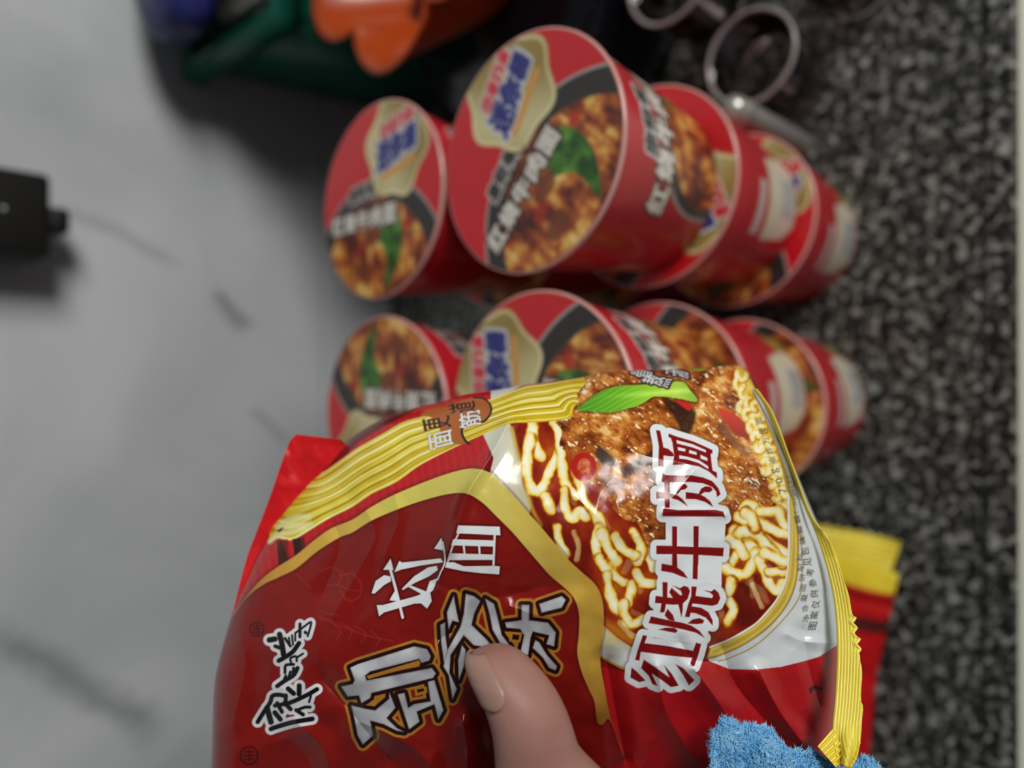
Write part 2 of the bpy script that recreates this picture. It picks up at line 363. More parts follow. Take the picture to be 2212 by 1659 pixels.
for me_, m_ in ((lid_me, PRINT), (body_me, PRINT)): me_.materials.append(m_); me_.shade_smooth()
RIM = mat('white_rolled_rim', (206, 150, 142), .22, coat=.5)
for me_ in (rim_me, bot_me): me_.materials.append(RIM); me_.shade_smooth()

def noodle_cup(x, y, z, lid_deg, body_deg, label):
    """lid_deg: 0 = print reads towards the room; body_deg: where the picture faces (0 = towards the room)"""
    e = empty('noodle_cup', (x, y, z)); tag(e, label, 'noodle cup', 'stacked red noodle cups on the counter')
    for nm, me_, rz in (('cup_body', body_me, math.radians(body_deg - 90)), ('lid', lid_me, math.radians(lid_deg - 90)), ('rim', rim_me, 0), ('cup_base', bot_me, 0)):
        o = bpy.data.objects.new(nm, me_); COL.objects.link(o); o.parent = e; o.rotation_euler.z = rz
PIT = .0899
stacks = [((.0973, .2198), 'front stack beside the clear cups', [(50, 14), (-80, -128), (-25, -136)]),
          ((.0948, .3242), 'rear stack in front of the teal box', [(0, 30), (60, 120), (10, 20)]),
          ((-.0118, .2145), 'front stack behind the held packet', [(82, 40), (100, -118), (95, -112)]),
          ((-.0160, .3210), 'rear stack against the wall beside the held packet', [(178, 60), (40, 100), (120, 20)])]
jit = [(0, 0), (.002, .001), (-.001, .002)]
pos = ['topmost red noodle cup of the ', 'middle red noodle cup of the ', 'lowest red noodle cup of the ']
for (sx, sy), nm, an in stacks:
    for k in range(3):
        noodle_cup(sx + jit[k][0], sy + jit[k][1], (2 - k) * PIT, an[k][0], an[k][1], pos[k] + nm)

# ------------------------------------------------------------------ the held noodle packet
def crop(ox, oy, s):
    return lambda pts: [(ox + a / s, oy + b / s) for a, b in pts]
c7 = crop(1330, 900, 5.185); c8 = crop(1330, 1180, 5.185); cA = crop(450, 900, 3.687); cB = crop(900, 780, 3.687); cC = crop(1300, 780, 3.687)
cD = crop(1300, 1200, 3.614); cF = crop(450, 1209, 3.687); cG = crop(850, 1209, 3.687); cL = crop(560, 1320, 5.925); cK = crop(880, 840, 11.06); cT = crop(1340, 780, 11.06); cS = crop(1640, 1000, 4.15)

OUT = cr([(520, 1790), (468, 1760), (456, 1700), (458, 1600), (463, 1480), (480, 1400), (500, 1330), (520, 1278), (545, 1220), (580, 1150), (613, 1100), (640, 1070), (665, 1040), (690, 1016), (720, 983), (748, 955), (770, 937), (827, 905), (897, 881), (950, 869), (998, 854), (1040, 847), (1086, 840), (1130, 832), (1240, 817), (1310, 804), (1360, 800), (1420, 799), (1500, 795), (1560, 791), (1590, 788), (1612, 800), (1634, 830), (1660, 885), (1690, 950), (1716, 1010), (1747, 1085), (1787, 1185), (1808, 1290), (1814, 1400), (1808, 1500), (1800, 1600), (1795, 1700), (1770, 1770), (1700, 1790)], 4)
OA, OB = OUT, np.roll(OUT, -1, 0)
CTRL = np.array([(1100, 1250, .2005), (1060, 1010, .2080), (1000, 960, .2150), (1250, 870, .2210), (1400, 850, .2210), (1540, 840, .2235), (1590, 795, .2300), (1240, 815, .2290), (1420, 798, .2300), (1080, 845, .2270), (900, 885, .2310), (950, 930, .2230), (800, 1000, .2270), (750, 960, .2350), (690, 1025, .2370), (600, 1125, .2350), (680, 1100, .2300),
    (545, 1225, .2310), (465, 1480, .2270), (458, 1750, .2250), (620, 1420, .2160), (850, 1500, .2060), (700, 1230, .2200), (850, 1180, .2110), (1700, 1090, .2190), (1630, 900, .2250), (1750, 1120, .2240), (1810, 1390, .2200), (1600, 1000, .2100), (1450, 1150, .2010), (1500, 1420, .2050), (1650, 1300, .2110), (1740, 1550, .2170), (1100, 1740, .2330), (600, 1750, .2240), (1060, 1420, .2050), (1300, 1000, .2040), (1300, 1300, .2000), (1450, 1660, .2230), (1700, 1780, .2290), (1250, 1550, .2100), (900, 1680, .2180)])
def tps_fit(C):
    n = len(C); X = C[:, :2] / 1000; r2 = ((X[:, None] - X[None]) ** 2).sum(-1); K = r2 * np.log(r2 + 1e-12) * .5 + np.eye(n) * 2e-3
    P_ = np.hstack([np.ones((n, 1)), X]); A_ = np.block([[K, P_], [P_.T, np.zeros((3, 3))]])
    return X, np.linalg.solve(A_, np.concatenate([C[:, 2], np.zeros(3)]))
def tps(F_, x, y):
    X, wv = F_; x = x / 1000; y = y / 1000; o = wv[-3] + wv[-2] * x + wv[-1] * y
    for k in range(len(X)):
        r2 = (x - X[k, 0]) ** 2 + (y - X[k, 1]) ** 2; o = o + wv[k] * r2 * np.log(r2 + 1e-12) * .5
    return o
TP = tps_fit(CTRL)
LOWF = 1.9
# film creases: polyline, height towards the viewer (m), half width (px)
CREASE = [([(1096, 918), (1060, 985), (1012, 1062), (985, 1130), (970, 1190)], .0016, 16), ([(1096, 918), (1060, 985), (1012, 1062), (985, 1130), (962, 1205), (948, 1270)], .0042, 60), ([(1096, 918), (1150, 945), (1240, 965), (1330, 985)], .0010, 40),
    ([(940, 1262), (1000, 1280), (1080, 1290), (1180, 1265)], -.0022, 60), ([(1330, 1085), (1365, 1160), (1425, 1110), (1500, 1015)], .0007, 24), ([(1228, 1060), (1330, 1150), (1340, 1152)], .0005, 20),
    ([(1432, 1108), (1500, 1103), (1565, 1112)], .0006, 9), ([(1470, 822), (1505, 862), (1560, 940), (1640, 1010), (1690, 1075)], .0012, 28), ([(1555, 805), (1600, 880), (1640, 960)], -.0008, 20),
    ([(1350, 965), (1400, 985), (1480, 1000), (1500, 1015)], .0006, 18), ([(790, 1100), (810, 1160), (770, 1240), (720, 1330)], .0010, 22), ([(720, 1130), (735, 1180), (700, 1280)], -.0008, 18), ([(850, 1060), (860, 1120), (830, 1200)], .0006, 16),
    ([(520, 1385), (530, 1440), (505, 1560)], .0009, 22), ([(1500, 1445), (1560, 1530), (1600, 1600)], .0016, 26), ([(1560, 1400), (1590, 1480), (1690, 1600)], -.0016, 30), ([(1420, 1440), (1440, 1540), (1500, 1640)], .0016, 30), ([(1640, 1450), (1680, 1530), (1730, 1600)], .0012, 22), ([(1735, 1360), (1745, 1430), (1770, 1520)], -.0014, 18),
    ([(1700, 1370), (1735, 1385), (1800, 1390)], .0010, 14), ([(780, 1560), (900, 1620), (960, 1700)], .0014, 34), ([(700, 1470), (760, 1540), (840, 1640)], -.0012, 30), ([(1310, 1430), (1330, 1540), (1350, 1640)], -.0016, 26), ([(1000, 1560), (1010, 1640), (990, 1740)], .0016, 26), ([(640, 1560), (700, 1620), (720, 1720)], .0010, 26),
    ([(1470, 1388), (1500, 1425), (1545, 1428)], -.0012, 16), ([(1100, 1310), (1180, 1330), (1240, 1300)], .0012, 26), ([(950, 1380), (1000, 1350), (1010, 1290)], -.0016, 20)]
def depth_front(x, y, dist=None):
    d = tps(TP, x, y)
    for pl, h, wd in CREASE:
        q = cr(pl, 4); i = np.where((x > q[:, 0].min() - wd * 2) & (x < q[:, 0].max() + wd * 2) & (y > q[:, 1].min() - wd * 2) & (y < q[:, 1].max() + wd * 2))[0]
        if len(i):
            e = segd(x[i], y[i], q[:-1], q[1:]); t = np.clip(1 - e / (1.6 * wd), 0, 1); d[i] -= h * (LOWF if q[0, 1] > 1390 else 1) * t ** 1.6
    low = np.clip((y - 1380) / 250, 0, 1) * np.clip(1.2 - np.abs(x - 1250) / 900, 0, 1)
    rn = np.abs(fbm(x + .4 * y, y - .3 * x, 170, 3, 11) - .5); d = d - (.0016 + .0062 * low) * (.25 - rn)
    d = d - .0011 * (fbm(x, y, 60, 2, 21) - .5)
    if dist is None: dist = segd(x, y, OA, OB)
    t = np.clip(dist / 55, 0, 1); return d + .011 * (1 - np.sqrt(1 - (1 - t) ** 2 + 1e-9))

def outline_grid(step):
    gx = np.arange(444, 1826, step); gy = np.arange(776, 1802, step); X, Y = np.meshgrid(gx, gy, indexing='ij'); nv = len(gy)
    x, y = X.ravel(), Y.ravel(); ins = inside(x, y, OA, OB)
    f = gridfaces(len(gx), nv); keep = ins[f].any(1); f = f[keep]; used = np.unique(f); mp = np.full(len(x), -1); mp[used] = np.arange(len(used))
    x, y, ins = x[used], y[used], ins[used]; f = mp[f]
    o = np.where(~ins)[0]; ab = OB - OA; L_ = (ab ** 2).sum(1) + 1e-9
    px, py = x[o, None], y[o, None]; t = np.clip(((px - OA[:, 0]) * ab[:, 0] + (py - OA[:, 1]) * ab[:, 1]) / L_, 0, 1)
    qx = OA[:, 0] + t * ab[:, 0]; qy = OA[:, 1] + t * ab[:, 1]; k = ((px - qx) ** 2 + (py - qy) ** 2).argmin(1); ar = np.arange(len(o))
    x[o], y[o] = qx[ar, k], qy[ar, k]
    return x, y, f

x, y, f = outline_grid(1.45)
dist = segd(x, y, OA, OB); dz = depth_front(x, y, dist); fv = W(x, y, dz)
p = Paint(x, y, (128, 22, 18))
i = np.arange(len(x)); p.c *= (1 + .10 * (fbm(x, y, 120, 2, 4) - .5))[:, None]

# --- red field above the gold band, with faint ribs
g_up = [(505, 1323), (558, 1258), (602, 1223), (637, 1201), (680, 1166), (716, 1141), (762, 1122), (802, 1095), (857, 1066), (938, 1033), (992, 1016), (1024, 1012), (1052, 1018), (1074, 1034), (1117, 1080), (1144, 1111), (1171, 1141), (1198, 1173), (1226, 1207), (1257, 1236), (1284, 1260), (1298, 1286), (1304, 1318), (1303, 1361), (1297, 1399), (1298, 1440), (1308, 1494), (1315, 1532), (1330, 1575), (1349, 1633)]
g_lo = [(499, 1338), (531, 1293), (567, 1264), (602, 1247), (640, 1228), (680, 1195), (716, 1171), (740, 1158), (762, 1150), (802, 1125), (857, 1101), (911, 1082), (965, 1068), (1006, 1066), (1041, 1085), (1076, 1119), (1106, 1149), (1139, 1187), (1171, 1224), (1189, 1244), (1224, 1274), (1243, 1298), (1251, 1331), (1250, 1372), (1247, 1412), (1257, 1453), (1273, 1491), (1284, 1516), (1290, 1559), (1302, 1565), (1318, 1556), (1346, 1634)]
up = cr(g_up, 4); lo = cr(g_lo, 4)
p.poly(np.vstack([up[:48], [(1070, 930), (1100, 820), (900, 860), (730, 950), (560, 1120), (460, 1330)]]), lambda x, y, d: mix((196, 26, 32), (178, 24, 28), .5 + .5 * np.sin((x * .35 - y * .05))), 2)
# --- top strip behind the noodle bundle: cream and soup of the wrapped-round picture
p.poly([(1060, 870), (1076, 858), (1100, 848), (1130, 832), (1126, 820), (1060, 830)], (214, 214, 204), 2)
p.poly([(1126, 838), (1128, 818), (1260, 800), (1240, 826), (1180, 834)], (170, 90, 36), 3)
p.poly([(690, 1020), (720, 985), (750, 950), (800, 915), (880, 880), (900, 884), (830, 922), (775, 955), (740, 990), (700, 1024)], (108, 26, 22), 4)
for k in range(9): p.line([(694 + 6 * k, 1014 - 7.4 * k), (700 + 6 * k, 1016 - 7 * k)], 3.4, (62, 30, 20), 2, smooth=False)
# --- bowl picture: soup, cream rim, beef
soup = [(1098, 912), (1240, 870), (1420, 830), (1560, 800), (1610, 800), (1640, 880), (1680, 975), (1700, 1060), (1702, 1200), (1693, 1261), (1673, 1297), (1632, 1344), (1577, 1377), (1535, 1396), (1440, 1412), (1380, 1402), (1333, 1377), (1306, 1352), (1304, 1318), (1298, 1286), (1284, 1259), (1257, 1236), (1226, 1207), (1171, 1141), (1117, 1080), (1085, 1040)]
p.poly(soup, lambda x, y, d: ramp(fbm(x, y, 70, 4, 31), [(.2, (92, 16, 8)), (.45, (134, 30, 14)), (.62, (158, 50, 18)), (.85, (190, 96, 26))]), 2)
p.poly([(1043, 938), (1072, 924), (1100, 914), (1110, 930), (1118, 975), (1132, 1024), (1148, 1092), (1144, 1111), (1117, 1081), (1073, 1035), (1058, 1022), (1066, 989)], lambda x, y, d: mix((214, 214, 196), (196, 186, 150), (x - 1085) / 60), 2)
p.line([(1106, 925), (1118, 975), (1133, 1030), (1150, 1100), (1168, 1135)], 9, (196, 160, 60), 6, alpha=.8)
i, d = p.sdp([(1303, 1350), (1333, 1377), (1365, 1398), (1460, 1412), (1450, 1450), (1360, 1447), (1322, 1431), (1296, 1415)], 3); p.over(i, np.clip(.5 - d / 2, 0, 1), mix((206, 196, 150), (222, 222, 218), (p.y[i] - 1385) / 25))
p.line([(1296, 1416), (1322, 1432), (1362, 1448), (1440, 1452)], 4, (196, 180, 70), 2)
p.poly([(1305, 1335), (1340, 1352), (1385, 1385), (1370, 1398), (1333, 1377), (1306, 1353)], (205, 130, 30), 14, alpha=.8)

def noodle(pts, wd, k=1.0, edge=(176, 96, 20)):
    q = cr(pts, 6); i = p.sel(q, wd * 1.5 + 4); x_, y_ = p.x[i], p.y[i]
    n = fbm(x_, y_, 34, 2, 8); loc = wd * .66 * (.6 + .85 * n)
    e = segd(x_, y_, q[:-1], q[1:]); r = e / loc; e2 = segd(x_ + 1.8, y_ + 1.8, q[:-1], q[1:]) / loc
    ends = np.minimum(np.hypot(x_ - q[0, 0], y_ - q[0, 1]), np.hypot(x_ - q[-1, 0], y_ - q[-1, 1])); fade = np.clip(.9 + ends / (wd * 8), 0, 1)
    p.over(i, np.clip((1.3 - r) / .45, 0, 1) * k * fade, ramp(np.clip(.4 * r + .6 * e2 + .7 * (fbm(x_, y_, 15, 2, 18) - .5), 0, 1.3), [(0, (246, 242, 222)), (.45, (246, 234, 168)), (.78, (238, 204, 66)), (1.05, edge), (1.3, (140, 50, 14))]))
for k in range(34):
    a_ = RNG.uniform(1120, 1690); b_ = RNG.uniform(1000, 1390); t_ = RNG.uniform(.6, 2.2); l_ = RNG.uniform(25, 60)
    if not inside(np.array([a_ - 14, a_ + l_ * math.cos(t_) - 14, a_ + 14]), np.array([b_, b_ + l_ * math.sin(t_) + 12, b_]), np.array(soup, float), np.roll(np.array(soup, float), -1, 0)).all(): continue
    noodle([(a_, b_), (a_ + l_ * .5 * math.cos(t_) + RNG.uniform(-8, 8), b_ + l_ * .5 * math.sin(t_)), (a_ + l_ * math.cos(t_), b_ + l_ * math.sin(t_))], RNG.uniform(8, 15), .3, (186, 92, 22))
for q in ([(1152, 913), (1152, 943), (1160, 975), (1174, 989)], [(1147, 948), (1139, 981), (1141, 1024), (1152, 1059), (1171, 1054), (1187, 1019), (1206, 978)], [(1195, 915), (1207, 932), (1212, 975), (1217, 1024), (1226, 1051), (1247, 1073)],
          [(1220, 1062), (1223, 1100), (1236, 1119), (1252, 1102), (1268, 1116)], [(1245, 1024), (1253, 1051), (1266, 1084), (1288, 1111), (1299, 1143), (1307, 1160)], [(1293, 1143), (1288, 1187), (1299, 1214), (1318, 1228)],
          [(1301, 1152), (1315, 1187), (1334, 1211)], [(1204, 1141), (1207, 1165), (1223, 1198)], [(1295, 1205), (1317, 1239), (1349, 1258)], [(1311, 1244), (1322, 1290), (1338, 1320), (1357, 1304), (1365, 1263)], [(1349, 1304), (1352, 1331), (1365, 1350), (1390, 1338)], [(1376, 1236), (1387, 1258), (1412, 1262)],
          [(1399, 1195), (1410, 1228)], [(1370, 1150), (1384, 1180), (1380, 1215)], [(1330, 1160), (1345, 1185), (1370, 1200)], [(1180, 1075), (1190, 1100)]):
    noodle(q, 17)
for q in ([(1626, 1263), (1637, 1291), (1646, 1311)], [(1240, 1150), (1250, 1180), (1246, 1210)], [(1340, 1345), (1365, 1372), (1390, 1376)]): noodle(q, 10, .6, (190, 110, 20))
# beef
beef = [(1200, 912), (1230, 897), (1246, 872), (1238, 842), (1262, 815), (1310, 800), (1430, 794), (1600, 788), (1604, 850), (1600, 870), (1626, 905), (1650, 960), (1665, 1010), (1682, 1060), (1668, 1090), (1642, 1102), (1602, 1090), (1575, 1120), (1540, 1190), (1440, 1190), (1404, 1184), (1388, 1154), (1377, 1130), (1350, 1122), (1323, 1097), (1301, 1054), (1253, 1037), (1236, 986), (1209, 964), (1214, 932)]
def beefcol(x, y, d):
    u = x * .8 + y * .6; v_ = -x * .6 + y * .8
    n = fbm(u + 14 * fbm(x, y, 30, 2, 2), v_, 38, 5, 41); m_ = fbm(u * 1.0, v_ * 2.1, 13, 3, 43)
    c = ramp(np.clip((.6 * n + .4 * m_ - .5) * 2.2 + .5, 0, 1), [(0, (84, 36, 10)), (.22, (136, 64, 20)), (.5, (176, 96, 34)), (.72, (206, 136, 60)), (1, (236, 190, 116))])
    g = fbm(u * .9, v_ * 2.0, 9, 2, 47); gl = np.clip((g - .70) * 9, 0, 1)[:, None]
    return c * (1 - gl) + np.array((250, 232, 190)) * gl
p.poly(cr(beef + [beef[0]], 4)[:-1], beefcol, 3)
def dk(pts, col=(44, 24, 18), a=.85, soft=7): p.poly(pts, col, soft, alpha=a, smooth=True)
dk([(1463, 869), (1490, 878), (1503, 894), (1492, 932), (1474, 945), (1463, 912), (1430, 860)]); dk([(1293, 962), (1312, 976), (1334, 1003), (1318, 1006), (1298, 1000), (1286, 980)], (54, 46, 48))
dk([(1340, 1012), (1362, 1000), (1404, 976), (1420, 968), (1410, 1000), (1378, 1016), (1350, 1032)], (62, 32, 16)); dk([(1238, 930), (1262, 940), (1300, 934), (1290, 950), (1250, 952)], (96, 44, 16), .5); dk([(1300, 1040), (1330, 1030), (1350, 1050), (1320, 1066)], (90, 40, 14), .6)
dk([(1560, 900), (1580, 935), (1620, 980), (1600, 980), (1560, 940)], (110, 50, 24), .6); dk([(1440, 1040), (1460, 1100), (1430, 1180), (1420, 1100)], (96, 44, 16), .6); dk([(1250, 838), (1266, 826), (1256, 852), (1246, 860)], (86, 30, 14), .7)
dk([(1560, 1100), (1580, 1110), (1560, 1190), (1540, 1200)], (120, 30, 14), .9)
for a_, b_ in (((1268, 830), 16), ((1262, 846), 12), ((1222, 905), 14), ((1232, 893), 12), ((1610, 1035), 12), ((1630, 1050), 12)):
    i = p.sel(np.array([a_]), b_); e = np.hypot(p.x[i] - a_[0], (p.y[i] - a_[1]) * 1.5); n = fbm(p.x[i], p.y[i], 7, 3, 5); p.over(i, np.clip(1.2 - e / b_, 0, 1) * np.clip((n - .42) * 8, 0, 1), (246, 236, 214))
# chilli
p.poly([(1261 + 28 * math.cos(t), 1008 + 31 * math.sin(t)) for t in np.linspace(0, 6.28, 24, endpoint=False)], (180, 34, 26), 4); p.poly([(1262 + 15 * math.cos(t), 1010 + 20 * math.sin(t)) for t in np.linspace(0, 6.28, 20, endpoint=False)], lambda x, y, d: mix((176, 50, 30), (228, 150, 90), fbm(x, y, 9, 2, 3) * 1.6 - .3), 4)
p.poly([(1456, 864), (1475, 864), (1492, 876), (1490, 888), (1476, 880)], (198, 44, 34), 3, smooth=True); p.poly([(1549, 880), (1580, 890), (1606, 910), (1620, 938), (1626, 954), (1600, 942), (1580, 930), (1560, 902)], lambda x, y, d: mix((206, 60, 34), (150, 20, 14), (y - 890) / 60), 3, smooth=True)
p.poly([(1580, 800), (1600, 800), (1606, 830), (1586, 812)], (190, 40, 26), 3)
# curly noodles on the right of the bowl
mass = [(1592, 790), (1612, 800), (1640, 860), (1668, 930), (1694, 1010), (1704, 1080), (1706, 1130), (1680, 1112), (1676, 1080), (1660, 1040), (1640, 990), (1622, 950), (1606, 900), (1596, 860), (1586, 830)]
p.poly(mass, lambda x, y, d: mix((236, 206, 70), (222, 170, 44), fbm(x, y, 22, 2, 9) * 1.5 - .3), 4, smooth=True)
for k, (a_, b_, r_) in enumerate([(1603, 808, 11), (1598, 830, 10), (1608, 850, 9), (1606, 880, 10), (1622, 872, 10), (1616, 896, 9), (1634, 906, 10), (1626, 922, 9), (1644, 936, 10), (1634, 946, 8), (1654, 962, 10), (1646, 976, 9), (1664, 992, 10), (1655, 1006, 9), (1674, 1022, 10), (1668, 1040, 9), (1684, 1052, 10), (1678, 1070, 9), (1692, 1084, 9), (1686, 1100, 9), (1656, 1016, 7), (1640, 966, 7), (1698, 1062, 8), (1684, 1014, 8), (1668, 960, 8), (1650, 914, 7), (1632, 878, 7)]):
    t = np.linspace(.3 * k, .3 * k + 4.6, 9); noodle([(a_ + r_ * math.cos(q), b_ + r_ * 1.25 * math.sin(q)) for q in t[:7]], 11, .85, (206, 150, 40))
for q in ([(1598, 1114), (1612, 1089), (1636, 1105), (1645, 1133)], [(1596, 1114), (1615, 1127), (1652, 1160), (1672, 1181), (1701, 1198)], [(1588, 1146), (1612, 1160), (1634, 1187), (1650, 1209)], [(1571, 1225), (1598, 1195), (1620, 1179), (1636, 1203), (1625, 1227)], [(1644, 1106), (1680, 1106), (1693, 1130), (1701, 1148)], [(1647, 1133), (1669, 1146), (1701, 1156)],
          [(1563, 1219), (1580, 1236), (1610, 1241), (1627, 1214), (1633, 1196)], [(1643, 1211), (1657, 1250), (1679, 1280), (1688, 1262)], [(1571, 1291), (1585, 1316), (1572, 1341)], [(1660, 1236), (1690, 1234)], [(1576, 1170), (1596, 1180), (1606, 1200)], [(1600, 1150), (1630, 1150), (1660, 1180), (1690, 1220)], [(1610, 1105), (1625, 1120), (1632, 1140)], [(1655, 1195), (1680, 1210), (1700, 1214)], [(1580, 1255), (1575, 1280)]):
    noodle(q, 18)
# rim of the bowl on the right, silver-white paper, lower red
wht = [(1622, 838), (1652, 905), (1680, 968), (1700, 1050), (1703, 1225), (1694, 1262), (1674, 1299), (1633, 1346), (1577, 1379), (1536, 1397), (1530, 1425), (1540, 1434), (1577, 1446), (1632, 1447), (1687, 1441), (1732, 1430), (1770, 1419), (1812, 1392), (1830, 1300), (1800, 1190), (1750, 1080), (1690, 940), (1650, 850)]
p.poly(wht, (204, 209, 212), 1.8)
rim_i = [(1703, 1060), (1705, 1150), (1703, 1210), (1696, 1258), (1676, 1298), (1634, 1346), (1578, 1380), (1534, 1398)]
rim_o = [(1712, 1060), (1724, 1150), (1724, 1205), (1720, 1255), (1701, 1305), (1660, 1355), (1604, 1394), (1549, 1418), (1526, 1422)]
p.poly(np.vstack([cr(rim_i, 5), cr(rim_o, 5)[::-1]]), lambda x, y, d: ramp(np.clip(-d / 9, 0, 1) + .25 * (fbm(x, y, 40, 2, 6) - .5), [(0, (150, 116, 40)), (.3, (196, 166, 60)), (.7, (216, 196, 100)), (1, (190, 160, 60))]), 1.6)
p.line(rim_i, 4, (226, 228, 226), 2); p.line(rim_o, 3, (150, 112, 44), 2, alpha=.7)
p.line([(1728, 1150), (1733, 1205), (1732, 1242), (1726, 1291), (1687, 1344), (1632, 1394), (1577, 1421), (1552, 1428)], 2.4, (172, 138, 56), 1.6)
p.poly([(1640, 866), (1672, 945), (1704, 1030), (1712, 1080), (1700, 1060), (1680, 972), (1652, 905)], (150, 118, 56), 3); p.poly([(1652, 880), (1690, 962), (1722, 1040), (1730, 1080), (1712, 1070), (1704, 1030), (1672, 945)], (150, 150, 146), 5)
# --- raw noodle bundle
b_up = [(667, 1025), (694, 1022), (748, 985), (775, 966), (830, 935), (870, 912), (911, 900), (960, 885), (1020, 872), (1073, 858), (1130, 836), (1171, 830), (1246, 818), (1262, 815)]
b_lo = [(580, 1174), (600, 1163), (624, 1167), (640, 1163), (667, 1147), (708, 1122), (762, 1095), (802, 1068), (857, 1041), (911, 1003), (992, 962), (1041, 940), (1101, 916), (1144, 913), (1226, 905), (1240, 880)]
ub, lb = cr(b_up, 5), cr(b_lo, 5)
bund = np.vstack([ub, [(1266, 828), (1246, 850), (1250, 868)], lb[::-1], [(583, 1144), (613, 1109), (640, 1076), (661, 1054)]])
i, d = p.sdp(bund, 3); xx, yy = p.x[i], p.y[i]; d1 = segd(xx, yy, ub[:-1], ub[1:]); d2 = segd(xx, yy, lb[:-1], lb[1:]); t = d1 / (d1 + d2 + 1e-6)
ds = xx * .8 - yy * .45
st = .5 + .28 * np.sin(t * 34 + .9 * np.sin(ds / 70)) + .22 * np.sin(t * 77 + 2 * np.sin(ds / 110) + 1) + .9 * (fbm(t * 60, ds / 260, 2.2, 3, 12) - .5) + .25 * (fbm(ds, t * 30, 45, 2, 3) - .5)
p.over(i, np.clip(.5 - d / 1.8, 0, 1), ramp(np.clip(st, 0, 1), [(0, (172, 138, 20)), (.3, (206, 176, 34)), (.6, (224, 206, 60)), (.82, (234, 224, 118)), (1, (244, 242, 190))]))
for q in ([(583, 1170), (600, 1155), (625, 1150), (660, 1140)], [(610, 1128), (640, 1118), (668, 1116)], [(600, 1140), (640, 1135), (670, 1132)]): p.line(q, 12, (234, 232, 170), 6, alpha=.8)
p.poly([(598, 1146), (612, 1139), (608, 1147), (601, 1150)], (40, 30, 14), 2)
# chopsticks
p.poly(cA([(545, 990), (590, 985), (640, 1140), (650, 1185), (560, 1190)]), (64, 24, 18), 2); p.poly(cA([(590, 985), (630, 975), (645, 1130), (640, 1150)]), (120, 28, 24), 2); p.poly(cA([(670, 975), (760, 960), (770, 1060), (690, 1130)]), (44, 18, 16), 2); p.poly(cA([(735, 965), (765, 960), (768, 1060), (745, 1080)]), (96, 24, 22), 2)
# --- gold band
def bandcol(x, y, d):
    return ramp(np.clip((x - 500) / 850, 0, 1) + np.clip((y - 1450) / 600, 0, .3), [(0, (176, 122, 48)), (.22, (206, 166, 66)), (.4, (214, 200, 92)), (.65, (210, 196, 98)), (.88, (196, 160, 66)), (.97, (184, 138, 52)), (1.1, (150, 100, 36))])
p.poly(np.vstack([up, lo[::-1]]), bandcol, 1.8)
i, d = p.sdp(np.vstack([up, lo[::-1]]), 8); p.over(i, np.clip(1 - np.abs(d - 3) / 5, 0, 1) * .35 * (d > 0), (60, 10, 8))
# faint wheat-ear emboss print
for q, wd in (([(690, 1235), (715, 1225), (735, 1240), (728, 1265), (705, 1262)], 2.5), ([(735, 1245), (760, 1240), (780, 1262), (775, 1290), (750, 1296), (735, 1275)], 3), ([(720, 1260), (760, 1275), (778, 1275)], 2.5), ([(735, 1232), (752, 1248), (750, 1262)], 2), ([(690, 1335), (730, 1350), (790, 1372), (850, 1385)], 3), ([(710, 1338), (735, 1362), (728, 1380)], 2.5), ([(735, 1345), (760, 1360), (752, 1380)], 2.5), ([(765, 1352), (790, 1368), (780, 1390)], 2.5), ([(800, 1362), (820, 1380), (812, 1395)], 2.5), ([(690, 1320), (730, 1330)], 2), ([(685, 1330), (730, 1345)], 2), ([(640, 1240), (670, 1270)], 2), ([(1145, 1290), (1170, 1305), (1172, 1325)], 3)):
    p.line(q, wd, (178, 50, 46), 2.5, alpha=.55)
# --- lettering: dish name on a white sticker outline
ND = [c7(q) for q in ([(452, 150), (498, 158), (527, 300), (533, 345), (590, 362), (640, 405), (657, 440), (625, 445), (535, 435), (533, 560), (478, 555), (484, 330)],
    [(525, 635), (560, 655), (700, 662), (850, 657), (980, 682), (1080, 722), (1150, 800), (1175, 870), (1135, 900), (1125, 840), (1080, 787), (980, 747), (850, 732), (700, 732), (605, 735), (605, 1020), (550, 1020), (545, 735), (530, 735), (515, 722)],
    [(455, 840), (550, 850), (605, 860), (690, 880), (745, 920), (810, 1005), (700, 935), (605, 908), (455, 920)], [(676, 878), (690, 810), (728, 762), (778, 752), (807, 785), (780, 813), (730, 822), (704, 856)], [(785, 845), (870, 855), (940, 868), (1000, 900), (1060, 950), (1092, 1012), (1000, 955), (900, 925), (785, 920)], [(926, 872), (958, 805), (1008, 780), (1068, 788), (1087, 822), (1050, 848), (992, 845), (956, 872)],
    [(525, 1025), (700, 1048), (900, 1045), (1120, 1045), (1205, 1065), (1226, 1135), (1190, 1118), (900, 1118), (525, 1115)], [(632, 1228), (687, 1232), (687, 1452), (872, 1460), (872, 1225), (930, 1228), (927, 1460), (1210, 1470), (1202, 1565), (927, 1548), (924, 1659), (868, 1659), (868, 1545), (687, 1540), (687, 1690), (632, 1690), (632, 1540), (455, 1540), (455, 1445), (632, 1448)])]
